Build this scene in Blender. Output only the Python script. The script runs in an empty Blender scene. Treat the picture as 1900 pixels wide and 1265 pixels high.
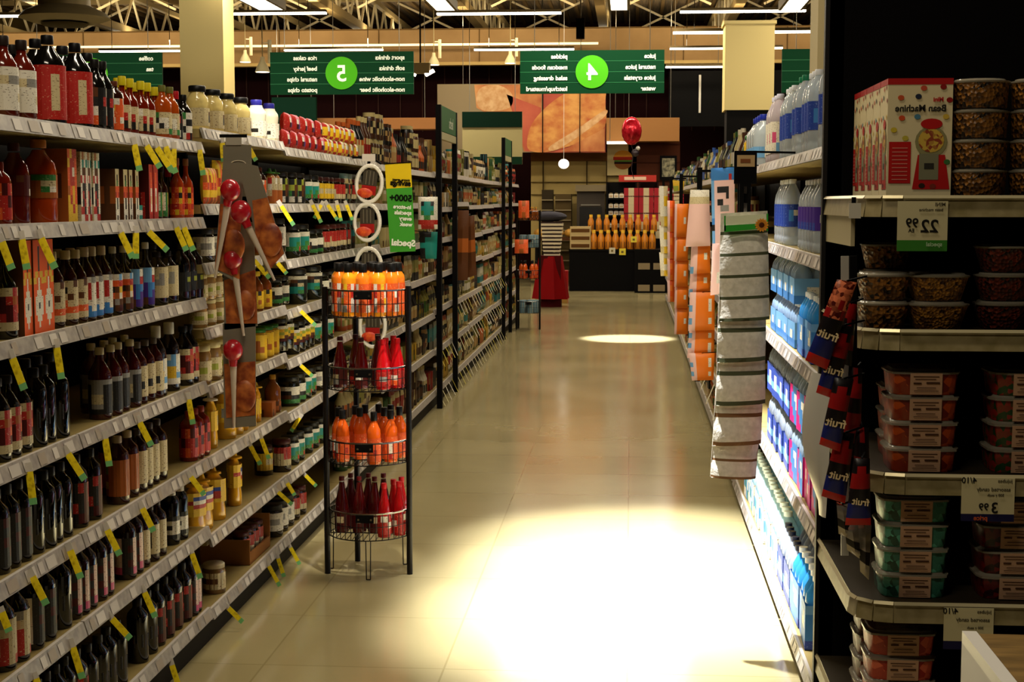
import bpy, bmesh, math, random
from mathutils import Vector, Matrix
random.seed(7)
S = bpy.context.scene
COL = S.collection

# ---------------------------------------------------------------- camera
F = 2800.0
CX, CY, VPX, VPY = 950.0, 632.5, 1170.0, 375.0
TH = math.atan((CY - VPY) / F)
PSI = math.atan((VPX - CX) * math.cos(TH) / F)
CAMZ = 1.55
cd = bpy.data.cameras.new('camera'); cam = bpy.data.objects.new('camera', cd); COL.objects.link(cam)
cd.sensor_width = 36; cd.lens = F / 1900 * 36; cd.clip_start = .05; cd.clip_end = 200
cam.location = (0, 0, CAMZ); cam.rotation_euler = (math.pi / 2 - TH, 0, PSI)
S.camera = cam
RM = cam.rotation_euler.to_matrix()

# ---------------------------------------------------------------- world, exposure, lights
w = bpy.data.worlds.new('world'); S.world = w; w.use_nodes = True
w.node_tree.nodes['Background'].inputs[0].default_value = (1, .86, .66, 1)
w.node_tree.nodes['Background'].inputs[1].default_value = .02
S.view_settings.view_transform = 'Standard'; S.view_settings.look = 'None'
S.view_settings.exposure = 0.0; S.view_settings.gamma = 1

def area(name, loc, sx, sy, power, col=(1, .87, .66), rot=(0, 0, 0)):
    l = bpy.data.lights.new(name, 'AREA'); l.shape = 'RECTANGLE'; l.size = sx; l.size_y = sy
    l.energy = power; l.color = col
    o = bpy.data.objects.new(name, l); COL.objects.link(o); o.location = loc; o.rotation_euler = rot
    return o
def spot(name, loc, target, power, ang, blend=.35, col=(1, .93, .8), rad=.06):
    l = bpy.data.lights.new(name, 'SPOT'); l.energy = power; l.spot_size = math.radians(ang)
    l.spot_blend = blend; l.color = col; l.shadow_soft_size = rad
    o = bpy.data.objects.new(name, l); COL.objects.link(o); o.location = loc
    o.rotation_euler = (Vector(target) - Vector(loc)).to_track_quat('-Z', 'Y').to_euler()
    return o
# light of the ceiling tube rows above the aisles
for yy in (6.5, 10.5, 14.5, 19, 23.5):
    area('tube_row_light', (-.45, yy, 4.35), 2.4, .25, 115)
area('tube_row_light', (-.6, 3.2, 4.35), 1.6, .25, 50)
area('tube_row_light', (-.9, 1.0, 4.35), 1.6, .25, 46)
for xx in (-7, -3.8, 3.4):
    for yy in (18, 26): area('tube_row_light', (xx, yy, 4.35), 2.4, .25, 100)
area('kitchen_light', (-.6, 27.0, 4.4), 3, .5, 55)
for xx in (-13, -9.5, -6, -2.5, 1, 4.5, 8):  # fill lamps added to brighten the bulkhead and trusses, no fixtures there
    area('bulkhead_fill', (xx, 28.6, 4.9), 2.6, .2, 34, (1, .8, .5), (math.radians(115), 0, 0))
    area('bulkhead_fill', (xx, 27.6, 4.6), 2.6, .2, 26, (1, .85, .6), (math.radians(70), 0, 0))
WH_ = (.97, .98, 1)  # unseen overhead spots put in where the floor and some bottles glare
spot('unseen_spot', (-.45, 5.45, 4.6), (.02, 5.45, 0), 6500, 26, 1, WH_)
spot('unseen_spot', (-.45, 6.0, 4.6), (.06, 6.05, 0), 7000, 27, 1, WH_)
spot('unseen_spot', (-.45, 6.9, 4.6), (.1, 6.75, 0), 6500, 26, 1, WH_)
spot('column_fill', (1.2, 15.2, 3.6), (1.4, 18.6, 3.3), 160, 40, .9)  # spots added to brighten the two columns
spot('column_fill', (-5.0, 15.0, 4.2), (-5.1, 18, 3.8), 90, 40, .9)
spot('unseen_spot', (-.05, 17.2, 4.4), (-.02, 17.2, 0), 9000, 15, .5, WH_)
spot('unseen_spot', (-1.2, 5.0, 4.4), (-1.52, 6.1, 1.88), 900, 11, .7)  # unseen spots added for the glare on mayonnaise bottles and top basket
spot('unseen_spot', (-.6, 5.2, 4.4), (-1.03, 6.08, 1.2), 1000, 8, .7)

for xx in (-11, -5.5, 0, 5.5):  # added fill lamps turned up at the dark roof deck
    for yy in (32.5, 36.5): area('roof_fill', (xx, yy, 5.12), 4, .3, 70, (1, .86, .6), (math.pi, 0, 0))
    area('roof_fill', (xx, 27.5, 5.15), 4, .3, 30, (1, .86, .6), (math.pi, 0, 0))
# ---------------------------------------------------------------- pixel <-> world helpers
def ray(px, py): return RM @ Vector(((px - CX) / F, -(py - CY) / F, -1))
def PY(px, py, Y):
    d = ray(px, py); t = Y / d.y; return Vector((d.x * t, Y, CAMZ + d.z * t))
def PX(px, py, X):
    d = ray(px, py); t = X / d.x; return Vector((X, d.y * t, CAMZ + d.z * t))
def proj(p):
    q = RM.transposed() @ (Vector(p) - Vector((0, 0, CAMZ))); return (CX + F * q.x / -q.z, CY - F * q.y / -q.z)
def solveY(px, X, z, lo=1.5, hi=60):
    s = 1 if X < 0 else -1
    for _ in range(40):
        m = (lo + hi) / 2
        if (proj((X, m, z))[0] - px) * s < 0: lo = m
        else: hi = m
    return m
def solveX(px, Y, z, lo=-20, hi=20):
    for _ in range(40):
        m = (lo + hi) / 2
        if proj((m, Y, z))[0] < px: lo = m
        else: hi = m
    return m

# ---------------------------------------------------------------- materials
MC = {}
def lin(h):
    h = h.lstrip('#'); v = [int(h[i:i + 2], 16) / 255 for i in (0, 2, 4)]
    return tuple((c / 12.92 if c < .04045 else ((c + .055) / 1.055) ** 2.4) for c in v) + (1,)
def M(hexc, rough=.45, metal=0, trans=0, emis=0, coat=0, alpha=1):
    k = (hexc, rough, metal, trans, emis, coat, alpha)
    if k in MC: return MC[k]
    m = bpy.data.materials.new('colour_' + hexc.strip('#')); m.use_nodes = True
    b = m.node_tree.nodes['Principled BSDF']; c = lin(hexc)
    b.inputs['Base Color'].default_value = c; b.inputs['Roughness'].default_value = rough
    b.inputs['Metallic'].default_value = metal; b.inputs['Transmission Weight'].default_value = trans
    if not metal and rough > .3: b.inputs['Specular IOR Level'].default_value = .3 if rough < .6 else .08
    b.inputs['Coat Weight'].default_value = coat; b.inputs['Alpha'].default_value = alpha
    if trans: b.inputs['IOR'].default_value = 1.33
    if emis:
        b.inputs['Emission Color'].default_value = c; b.inputs['Emission Strength'].default_value = emis
    m.diffuse_color = c
    MC[k] = m; return m
def printed(hexc, hex2, share=.4, scale=150):
    """printed paper: base colour with rows of tiny broken marks"""
    m = noisy('print_' + hexc.strip('#') + hex2.strip('#') + str(share), hexc, hex2, scale, .5, stretch=(1, 1, 2.2), detail=2, lo=1 - share - .02, hi=1 - share + .02)
    return m
def noisy(name, c1, c2, scale, rough=.5, metal=0, bump=0, vor=False, stretch=(1, 1, 1), detail=4, lo=.35, hi=.65):
    if name in MC: return MC[name]
    m = bpy.data.materials.new(name); m.use_nodes = True; n = m.node_tree; b = n.nodes['Principled BSDF']
    tc = n.nodes.new('ShaderNodeTexCoord'); mp = n.nodes.new('ShaderNodeMapping'); mp.inputs['Scale'].default_value = stretch
    n.links.new(tc.outputs['Object'], mp.inputs[0])
    t = n.nodes.new('ShaderNodeTexVoronoi' if vor else 'ShaderNodeTexNoise'); t.inputs['Scale'].default_value = scale
    if not vor: t.inputs['Detail'].default_value = detail
    n.links.new(mp.outputs[0], t.inputs['Vector'])
    r = n.nodes.new('ShaderNodeValToRGB'); r.color_ramp.elements[0].color = lin(c1); r.color_ramp.elements[1].color = lin(c2)
    r.color_ramp.elements[0].position = lo; r.color_ramp.elements[1].position = hi
    if vor:
        s = n.nodes.new('ShaderNodeSeparateColor'); n.links.new(t.outputs['Color'], s.inputs[0]); n.links.new(s.outputs[0], r.inputs[0])
    else: n.links.new(t.outputs['Fac'], r.inputs[0])
    n.links.new(r.outputs[0], b.inputs['Base Color'])
    b.inputs['Roughness'].default_value = rough; b.inputs['Metallic'].default_value = metal
    if bump:
        bp = n.nodes.new('ShaderNodeBump'); bp.inputs['Strength'].default_value = bump; bp.inputs['Distance'].default_value = .01
        n.links.new(t.outputs['Distance' if vor else 'Fac'], bp.inputs['Height']); n.links.new(bp.outputs[0], b.inputs['Normal'])
    MC[name] = m; return m

# ---------------------------------------------------------------- mesh helpers
class MB:
    def __init__(s): s.v = []; s.f = []; s.mi = []; s.m = []
    def mat(s, m):
        if m not in s.m: s.m.append(m)
        return s.m.index(m)
    def quad(s, pts, m):
        i = len(s.v); s.v += [tuple(p) for p in pts]; s.f.append(tuple(range(i, i + len(pts)))); s.mi.append(s.mat(m))
    def box(s, x0, y0, z0, x1, y1, z1, m, R=None):
        P = [Vector((x, y, z)) for z in (z0, z1) for y in (y0, y1) for x in (x0, x1)]
        if R: P = [R @ p for p in P]
        i = len(s.v); s.v += [tuple(p) for p in P]; k = s.mat(m)
        for f in ((0, 2, 3, 1), (4, 5, 7, 6), (0, 1, 5, 4), (2, 6, 7, 3), (0, 4, 6, 2), (1, 3, 7, 5)):
            s.f.append(tuple(i + a for a in f)); s.mi.append(k)
        return s
    def bar(s, a, b, wd, m, n=4, wd2=None):
        a = Vector(a); b = Vector(b); d = (b - a).normalized(); u = d.orthogonal().normalized()
        if abs(d.z) < .9: u = d.cross(Vector((0, 0, 1))).normalized()
        v = d.cross(u); i = len(s.v); k = s.mat(m); w2 = wd if wd2 is None else wd2
        for p, q in ((a, wd), (b, w2)):
            for j in range(n):
                t = 2 * math.pi * (j + .5) / n; s.v.append(tuple(p + (u * math.cos(t) + v * math.sin(t)) * q))
        for j in range(n): s.f.append((i + j, i + (j + 1) % n, i + n + (j + 1) % n, i + n + j)); s.mi.append(k)
        s.f.append(tuple(i + j for j in reversed(range(n)))); s.f.append(tuple(i + n + j for j in range(n))); s.mi += [k, k]
        return s
    def tube(s, pts, wd, m, n=6):
        for a, b in zip(pts, pts[1:]): s.bar(a, b, wd, m, n)
        return s
    def lathe(s, prof, m, seg=16, sx=1, sy=1, c=(0, 0, 0), power=2):
        i = len(s.v); k = s.mat(m)
        for (r, z) in prof:
            for j in range(seg):
                t = 2 * math.pi * j / seg; ct, st = math.cos(t), math.sin(t)
                if power != 2:
                    q = (abs(ct) ** power + abs(st) ** power) ** (1 / power); ct /= q; st /= q
                s.v.append((c[0] + r * sx * ct, c[1] + r * sy * st, c[2] + z))
        for a in range(len(prof) - 1):
            for j in range(seg):
                b = i + a * seg; s.f.append((b + j, b + (j + 1) % seg, b + seg + (j + 1) % seg, b + seg + j)); s.mi.append(k)
        s.f.append(tuple(i + j for j in reversed(range(seg)))); e = i + (len(prof) - 1) * seg
        s.f.append(tuple(e + j for j in range(seg))); s.mi += [k, k]
        return s
    def ball(s, c, r, m, sx=1, sy=1, sz=1, seg=14, R=None):
        n = len(s.v)
        prof = [(r * math.sin(math.pi * a / 8), -r * math.cos(math.pi * a / 8)) for a in range(9)]
        prof[0] = (r * .02, -r); prof[8] = (r * .02, r)
        s.lathe(prof, m, seg)
        for q in range(n, len(s.v)):
            p = Vector((s.v[q][0] * sx, s.v[q][1] * sy, s.v[q][2] * sz))
            if R: p = R @ p
            s.v[q] = tuple(p + Vector(c))
        return s
    def grid(s, fn, rows, pal, rep=1, sub=1):
        R = len(rows); Cn = len(rows[0]) * rep
        for a in range(R):
            for b in range(Cn):
                ch = rows[a][b % len(rows[a])]
                if ch == ' ': continue
                for q in range(sub):
                    u0 = (b + q / sub) / Cn; u1 = (b + (q + 1) / sub) / Cn; v0 = 1 - a / R; v1 = 1 - (a + 1) / R
                    s.quad([fn(u0, v1), fn(u1, v1), fn(u1, v0), fn(u0, v0)], pal[ch])
        return s
    def cyl(s, r, z0, z1, rows, pal, rep=3, sx=1, sy=1, sub=1, a0=0, a1=2 * math.pi, power=2):
        def fn(u, v):
            t = a0 + (a1 - a0) * u; ct, st = math.cos(t), math.sin(t)
            if power != 2:
                q = (abs(ct) ** power + abs(st) ** power) ** (1 / power); ct /= q; st /= q
            return (r * sx * ct, r * sy * st, z0 + (z1 - z0) * v)
        return s.grid(fn, rows, pal, rep, sub)
    def mesh(s, name, smooth=False):
        me = bpy.data.meshes.new(name); me.from_pydata(s.v, [], s.f); 
        for m in s.m: me.materials.append(m)
        me.polygons.foreach_set('material_index', s.mi)
        if smooth:
            bm = bmesh.new(); bm.from_mesh(me); bmesh.ops.remove_doubles(bm, verts=bm.verts, dist=1e-6)
            for f in bm.faces: f.smooth = len(f.verts) == 4
            bm.to_mesh(me); bm.free()
            try: me.set_sharp_from_angle(angle=math.radians(50))
            except Exception: pass
        me.update(); return me
def link(name, data, parent=None, loc=None, rot=None):
    o = bpy.data.objects.new(name, data); COL.objects.link(o)
    if parent: o.parent = parent
    if loc is not None: o.location = loc
    if rot is not None: o.rotation_euler = rot
    return o
USED = {}; BAD = []
def tag(o, label, cat, group=None):
    n = len(label.split())
    if n < 4 or n > 16: BAD.append((n, label))
    if label in USED: BAD.append(('dup', label))
    USED[label] = 1
    o['label'] = label; o['category'] = cat
    if group: o['group'] = group
    return o
def struct(name, mb, parent=None, smooth=False):
    o = link(name, mb.mesh(name, smooth), parent)
    if not parent: o['kind'] = 'structure'
    return o
def thing(name, label, cat, loc=(0, 0, 0), rotz=0, group=None):
    o = link(name, None, None, loc, (0, 0, rotz)); o.empty_display_size = .05
    return tag(o, label, cat, group)
def one(name, mb, label, cat, group=None, loc=None, rot=None, smooth=False):
    return tag(link(name, mb.mesh(name, smooth), None, loc, rot), label, cat, group)
def put(proto, name, label, cat, group, loc, rotz=0, sc=1):
    """proto: list of (part name, mesh, [sub-parts]); single item list -> one mesh"""
    if len(proto) == 1:
        o = link(name, proto[0][1], None, loc, (0, 0, rotz)); 
        if sc != 1: o.scale = (sc,) * 3
        return tag(o, label, cat, group)
    o = thing(name, label, cat, loc, rotz, group)
    if sc != 1: o.scale = (sc,) * 3
    for p in proto:
        c = link(p[0], p[1], o)
        for q in p[2:]: link(q[0], q[1], c)
    return o
ORD = 'first second third fourth fifth sixth seventh eighth ninth tenth eleventh twelfth thirteenth fourteenth fifteenth sixteenth seventeenth eighteenth nineteenth twentieth'.split()
def od(i): return ORD[i] if i < 20 else f'{i + 1}th'
def text_mb(txt, size, mat, mirror=True, bold=0, align='LEFT', depth=.001):
    """mirrored lettering as a mesh in the XZ plane, facing -Y; the photo shows all writing mirrored"""
    cu = bpy.data.curves.new('t', 'FONT'); cu.body = txt; cu.size = size; cu.align_x = align; cu.offset = bold; cu.extrude = depth / 2
    cu.resolution_u = 3
    o = bpy.data.objects.new('t', cu); COL.objects.link(o)
    dg = bpy.context.evaluated_depsgraph_get(); dg.update()
    me = bpy.data.meshes.new_from_object(o.evaluated_get(dg)); 
    mb = MB(); k = mb.mat(mat)
    for v in me.vertices: mb.v.append(((-v.co.x if mirror else v.co.x), -v.co.z, v.co.y))
    for p in me.polygons:
        f = tuple(p.vertices); mb.f.append(f[::-1] if mirror else f); mb.mi.append(k)
    bpy.data.objects.remove(o); bpy.data.meshes.remove(me); bpy.data.curves.remove(cu)
    return mb
def addmb(dst, src, fn):
    i = len(dst.v); dst.v += [tuple(fn(Vector(v))) for v in src.v]
    mp = [dst.mat(m) for m in src.m]
    dst.f += [tuple(i + a for a in f) for f in src.f]; dst.mi += [mp[a] for a in src.mi]
    return dst
# ================================================================ the setting
def floor_mat():
    m = bpy.data.materials.new('vinyl_tile'); m.use_nodes = True; n = m.node_tree; b = n.nodes['Principled BSDF']
    tc = n.nodes.new('ShaderNodeTexCoord'); br = n.nodes.new('ShaderNodeTexBrick'); br.offset = 0
    br.inputs['Scale'].default_value = 1; br.inputs['Brick Width'].default_value = .61; br.inputs['Row Height'].default_value = .61
    br.inputs['Mortar Size'].default_value = .0035; br.inputs['Color1'].default_value = lin('#9c9068')
    br.inputs['Color2'].default_value = lin('#988b63'); br.inputs['Mortar'].default_value = lin('#8a7d56')
    n.links.new(tc.outputs['Object'], br.inputs['Vector'])
    no = n.nodes.new('ShaderNodeTexNoise'); no.inputs['Scale'].default_value = 1.3; no.inputs['Detail'].default_value = 6
    n.links.new(tc.outputs['Object'], no.inputs['Vector'])
    mx = n.nodes.new('ShaderNodeMixRGB'); mx.blend_type = 'OVERLAY'; mx.inputs[0].default_value = .18
    n.links.new(br.outputs['Color'], mx.inputs[1]); n.links.new(no.outputs['Fac'], mx.inputs[2]); n.links.new(mx.outputs[0], b.inputs['Base Color'])
    mr = n.nodes.new('ShaderNodeMapRange'); mr.inputs[3].default_value = .1; mr.inputs[4].default_value = .2
    n.links.new(no.outputs['Fac'], mr.inputs[0]); n.links.new(mr.outputs[0], b.inputs['Roughness'])
    bp = n.nodes.new('ShaderNodeBump'); bp.inputs['Strength'].default_value = .09; bp.inputs['Distance'].default_value = .02
    n2 = n.nodes.new('ShaderNodeTexNoise'); n2.inputs['Scale'].default_value = 2.2
    n.links.new(tc.outputs['Object'], n2.inputs['Vector']); n.links.new(n2.outputs['Fac'], bp.inputs['Height']); n.links.new(bp.outputs[0], b.inputs['Normal'])
    b.inputs['Specular IOR Level'].default_value = .75
    return m
BLK = M('#060505', .6); DARK = M('#0c0a08', .7); TAN = M('#8f7645', .8); CREAM = M('#cfbb84', .75)
STEEL = M('#8a857a', .35, .8); WHITE = M('#d8d4c8', .5); TUBE = M('#fff2d8', .5, 0, 0, 9); TUBE2 = M('#ffe9c4', .5, 0, 0, 3)
GREEN = M('#06381f', .6); BROWN = M('#4a2412', .6); MAROON = M('#1a0506', .9)
struct('floor', MB().box(-16, -3, -.1, 12, 41, 0, floor_mat()))
struct('ceiling', MB().box(-16, -3, 6.35, 12, 41, 6.5, noisy('roof_deck', '#32260f', '#5a4526', 3, .9, stretch=(8, .3, 1))))
struct('wall_left', MB().box(-16.1, -3, 0, -16, 41, 6.5, TAN)); struct('wall_right', MB().box(12, -3, 0, 12.1, 41, 6.5, TAN))
struct('wall_front', MB().box(-16, -3.1, 0, 12, -3, 6.5, DARK)); struct('wall_back', MB().box(-16, 41, 0, 12, 41.1, 6.5, MAROON))
# bulkhead over the service departments (hung below the roof) and the dark upper wall under it
z = lambda y, Y=30: PY(1170, y, Y).z
X = lambda x, Y=30: PY(x, 300, Y).x
blk = MB().box(-16, 30, z(118), 12, 30.3, z(50), noisy('bulkhead_paint', '#80633a', '#8e7046', 1.2, .85))
blk.box(-16, 29.95, z(52), 12, 30.0, z(50), M('#5a4424', .7)); blk.box(-16, 29.93, z(119), 12, 30.0, z(113), M('#b49a62', .7))
for i in range(-15, 12, 2): blk.box(i, 29.985, z(112), i + .015, 30, z(52), M('#4e3a1e', .8))
struct('wall_bulkhead', blk)
dk = MB().box(-16, 31.2, 0, 12, 31.35, z(100), MAROON)
for i in range(60): dk.box(-15.8 + i * .46, 31.17, 3, -15.78 + i * .46, 31.2, 5, M('#35201c', .8))
struct('wall_recess', dk)
# roof trusses running to the back, with crossed bracing between them
TR = M('#9a8458', .6); TRL = M('#d0be94', .5)
for k in range(-6, 5):
    x0 = -.6 + k * 2.6; mb = MB()
    mb.box(x0 - .09, 0, 5.2, x0 + .09, 40, 5.36, TR); mb.box(x0 - .06, 0, 6.0, x0 + .06, 40, 6.1, TR)
    for q in range(16):
        y0 = 20 + q * 1.25; mb.bar((x0, y0, 5.3), (x0, y0 + .62, 6.02), .03, TRL); mb.bar((x0, y0 + .62, 6.02), (x0, y0 + 1.25, 5.3), .03, TRL)
    struct('ceiling_truss', mb)
for yy in (29.4, 34.5):
    mb = MB()
    for k in range(-6, 4):
        x0 = -.6 + k * 2.6
        mb.bar((x0 + .5, yy, 5.3), (x0 + 2.1, yy, 6.05), .03, TRL); mb.bar((x0 + .5, yy, 6.05), (x0 + 2.1, yy, 5.3), .03, TRL)
    mb.box(-16, yy - .04, 6.08, 10, yy + .04, 6.2, TR)
    struct('ceiling_bracing', mb)
mb = MB()
for i in range(90): mb.box(-15.8 + i * .3, 6, 6.28, -15.72 + i * .3, 40.9, 6.34, M('#4c3a20', .7))
struct('ceiling_deck_ribs', mb)
# painted square columns
def column(name, x0, x1, y0, y1, z0, z1, m):
    mb = MB().box(x0, y0, z0, x1, y1, z1, m)
    if z0 > 0: mb.box(x0 + .03, y0 + .03, 0, x1 - .03, y1 - .03, z0, DARK); mb.box(x0 - .02, y0 - .02, z1 - .04, x1 + .02, y1, z1, m)
    struct(name, mb)
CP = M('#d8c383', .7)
column('column_left', X(338, 18), X(418, 18), 18, 18.5, 0, 6.35, CP)
column('column_right', X(1343, 18.6), X(1434, 18.6), 18.6, 19.1, z(205, 18.6), z(40, 18.6), CP)
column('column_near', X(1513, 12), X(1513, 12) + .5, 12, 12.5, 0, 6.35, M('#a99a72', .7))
# deep door-like dark opening in the recess wall
mb = MB().box(X(1240, 29.9), 29.9, z(235, 29.9), X(1345, 29.9) + 6, 29.98, z(132, 29.9), BLK)
mb.box(X(1295, 29.9), 29.85, z(210, 29.9), X(1299, 29.9), 29.9, z(140, 29.9), WHITE)
struct('wall_dark_panel', mb)

# ---------------------------------------------------------------- light fixtures
def fixture(name, label, Y, x0, x1, y0, y1, dx=0, group='ceiling tube lights'):
    a = PY(x0, y0, Y); b = PY(x1, y0, Y); h = abs(PY(x0, y1, Y).z - a.z)
    t = thing(name, label, 'light', ((a.x + b.x) / 2, Y, a.z), 0, group); L = (b.x - a.x) / 2
    link('housing', MB().box(-L, -.06, -h * .35, L, .06, h * .6, M('#6b5b3c', .6)).mesh('housing'), t)
    link('tube', MB().box(-L, -.05, -h, L, .05, -h * .36, TUBE).mesh('tube'), t)
    for s in (-.7, .7): link('hanger_rod', MB().bar((L * s, 0, h * .5), (L * s, 0, 6.24 - a.z), .006, STEEL).mesh('hanger_rod'), t)
fixture('tube_light', 'long ceiling tube light beside the left column, upper row', 21, 381, 605, 23, 28)
fixture('tube_light', 'long ceiling tube light above the number four sign, upper row', 21, 811, 1041, 23, 28)
fixture('tube_light', 'long ceiling tube light over the right column, upper row', 21, 1262, 1495, 19, 24)
fixture('tube_light', 'ceiling tube light cut by the upper left picture edge', 21, -120, 55, 28, 33)
fixture('tube_light', 'lower ceiling tube light crossing behind the right column', 24, 1249, 1512, 57, 63)
fixture('tube_light', 'third ceiling tube light down behind the right column', 27, 1243, 1452, 88, 92)
fixture('tube_light', 'bright tube light just above the right dark panel', 29, 1235, 1350, 122, 126)
fixture('tube_light', 'tube light behind the top of the number five sign', 26, 528, 710, 91, 95)
fixture('tube_light', 'tube light behind the top of the number four sign', 26, 880, 1065, 90, 94)
fixture('tube_light', 'tube light left of the left column, above number six sign', 26, 185, 338, 93, 97)
fixture('tube_light', 'short lower tube light at the far left picture edge', 24, -60, 18, 95, 99)
def rail(name, label, Y, x0, x1, y0):
    a = PY(x0, y0, Y); b = PY(x1, y0, Y)
    mb = MB().box(-(b.x - a.x) / 2, -.03, -.02, (b.x - a.x) / 2, .03, .02, M('#ffe6b0', .4, 0, 0, 1.1))
    one(name, mb, label, 'light', 'long lit cove rails', ((a.x + b.x) / 2, Y, a.z))
rail('lit_cove_rail', 'thin lit rail running along the tan bulkhead, left stretch', 29.7, -60, 335, 89)
rail('lit_cove_rail', 'thin lit rail running along the tan bulkhead, middle stretch', 29.7, 421, 1110, 86)
def troffer(label, Y, px, py, wpx, hpx, lean):
    p = PY(px, py, Y); s = Y / F; t = thing('panel_light', label, 'light', p, 0, 'square panel lights at the top')
    w_ = wpx * s / 2; h_ = .1
    mb = MB(); mb.quad([(-w_, -.7, 0), (w_, -.7, 0), (w_, .7, 0), (-w_, .7, 0)][::-1], TUBE); link('diffuser', mb.mesh('diffuser'), t)
    fr = MB().box(-w_ - .03, -.74, .002, w_ + .03, .74, h_, M('#6b5b3c', .6)); link('housing', fr.mesh('housing'), t)
    t.rotation_euler = (0, 0, lean)
troffer('square panel light above the left column, at the top edge', 16, 474, 3, 45, 16, .0)
troffer('square panel light at top edge above the bread mural', 16, 812, 4, 34, 16, 0)
troffer('square panel light at top edge, centre over the aisle', 16, 1148, 3, 30, 16, 0)
troffer('square panel light at top edge near the black endcap', 16, 1480, 3, 34, 16, 0)
# duct diffuser
c = PY(120, 30, 14)
t = thing('duct_diffuser', 'large round ceiling duct diffuser at the upper left', 'air diffuser', c)
link('duct', MB().lathe([(.24, .08), (.24, 2.2)], M('#8a7648', .5, .3), 28).mesh('duct', True), t)
link('diffuser_dish', MB().lathe([(.1, -.05), (.3, -.06), (.42, -.02), (.38, .03), (.25, .09)], M('#93825a', .5, .3), 32).mesh('diffuser_dish', True), t)
link('inner_ring', MB().lathe([(.06, -.1), (.2, -.09), (.22, -.07)], M('#4c3f24', .6), 32).mesh('inner_ring', True), t)
# small track spots and the twin floodlight
def track(label, px, py, Y, sc=1):
    t = thing('track_spotlight', label, 'spotlight', PY(px, py, Y), 0, 'small track spotlights')
    link('shade', MB().lathe([(.11, -.12), (.09, -.06), (.035, .04), (.03, .1)], M('#c8b98c', .5), 14).mesh('shade', True), t)
    link('stem', MB().bar((0, 0, .08), (0, 0, 6.24 - t.location.z), .008, M('#8c7c54', .5)).mesh('stem'), t); link('ballast', MB().bar((.02, 0, .3), (.12, 0, .3), .012, M('#d9cba0', .5)).bar((.11, 0, .34), (.11, 0, 0), .03, M('#d9cba0', .5)).mesh('ballast'), t)
    link('lens', MB().lathe([(.1, -.125), (.1, -.121)], TUBE2, 14).mesh('lens'), t)
for a in (('track spotlight just right of the left column', 455, 103, 28), ('track spotlight between number five sign and mural, left one', 805, 108, 28),
          ('track spotlight touching the left edge of number four sign', 947, 105, 28), ('larger track spotlight at left edge of number five sign', 487, 118, 22)): track(*a)
t = thing('twin_floodlight', 'twin emergency floodlight beside the number five sign', 'floodlight', PY(780, 130, 22))
link('lamp_box', MB().box(-.12, -.08, -.05, .14, .08, .1, M('#5d4c2c', .6)).bar((0, 0, .1), (0, 0, 1.9), .012, DARK).mesh('lamp_box'), t)
for s in (-1, 1):
    R_ = Matrix.Rotation(-s * .5, 3, 'Y'); mb = MB().box(-.07 + s * .1, -.06, -.12, .07 + s * .1, .06, -.08, M('#fff4dc', .4, 0, 0, 5), R_); link('lamp_head', mb.mesh('lamp_head'), t)
t = thing('black_loudspeaker', 'small black loudspeaker hanging under the roof beams', 'loudspeaker', PY(1077, 50, 26))
link('cabinet', MB().box(-.07, -.07, -.2, .07, .07, .14, BLK).mesh('cabinet'), t); link('hanger', MB().bar((0, 0, .1), (0, 0, 6.24 - t.location.z), .01, STEEL).mesh('hanger'), t)

# ---------------------------------------------------------------- back of the store
def board(name, label, cat, Y, x0, x1, y0, y1, m, th=.06, group=None):
    a = PY(x0, y1, Y); b = PY(x1, y0, Y); return a, b
def panel(name, label, cat, Y, x0, x1, y0, y1, m, th=.08, extra=None):
    a = PY(x0, y1, Y); b = PY(x1, y0, Y)
    mb = MB().box(a.x, Y, a.z, b.x, Y + th, b.z, m)
    if extra: extra(mb, a, b)
    if a.z > 1.0 and Y < 29:
        for q in (.12, .88): mb.bar((a.x + (b.x - a.x) * q, Y + th / 2, b.z - .01), (a.x + (b.x - a.x) * q, Y + th / 2, 6.24), .006, STEEL)
    return one(name, mb, label, cat)
def bread_mat():
    m = noisy('bread_photo', '#a04e1c', '#c88a4c', 2.2, .6, bump=0, detail=7); return m
BR = bread_mat(); ROLL = noisy('toasted_roll', '#a85018', '#cf9448', 3.2, .6, stretch=(1, 1, 1.4)); CUT = noisy('cut_loaf', '#b8844c', '#d0a878', 9, .6)
RED_ = noisy('pink_cloth_picture', '#a03c24', '#b8583a', 1.6, .6); PALE = M('#8c7c60', .8)
# mural: three printed boards with a scene of loaves
Yb = 28.6
mt = thing('bread_mural', 'large mural of bread loaves on wall behind number four sign', 'mural', (0, Yb, 0))
for (xa, xb, base) in ((812, 1006, PALE), (1008, 1075, RED_), (1077, 1124, RED_)):
    a = PY(xa, 283 if xa > 900 else 283, Yb); b = PY(xb, 155, Yb)
    mb = MB(); mb.box(a.x, 0, a.z, b.x, .06, b.z, base)
    link('mural_board', mb.mesh('mural_board'), mt)
def poly(pts, m, yy, par, nm):
    mb = MB(); P = [PY(x, y, Yb) for x, y in pts]
    mb.quad([(p.x, yy, p.z) for p in P][::-1], m); mb.quad([(p.x, yy + .003, p.z) for p in P], m); link(nm, mb.mesh(nm), par)
def curve(pts, n=6):
    out = []
    for i in range(len(pts)):
        p0, p1, p2, p3 = [Vector(pts[(i + k - 1) % len(pts)]) for k in range(4)]
        for q in range(n):
            t_ = q / n; out.append(tuple(.5 * ((2 * p1) + (p2 - p0) * t_ + (2 * p0 - 5 * p1 + 4 * p2 - p3) * t_ * t_ + (3 * p1 - p0 - 3 * p2 + p3) * t_ ** 3)))
    return out
poly([(880, 157), (1005, 157), (1005, 281), (972, 281), (960, 240), (884, 200)], BR, -.004, mt, 'printed_crust')
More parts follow.
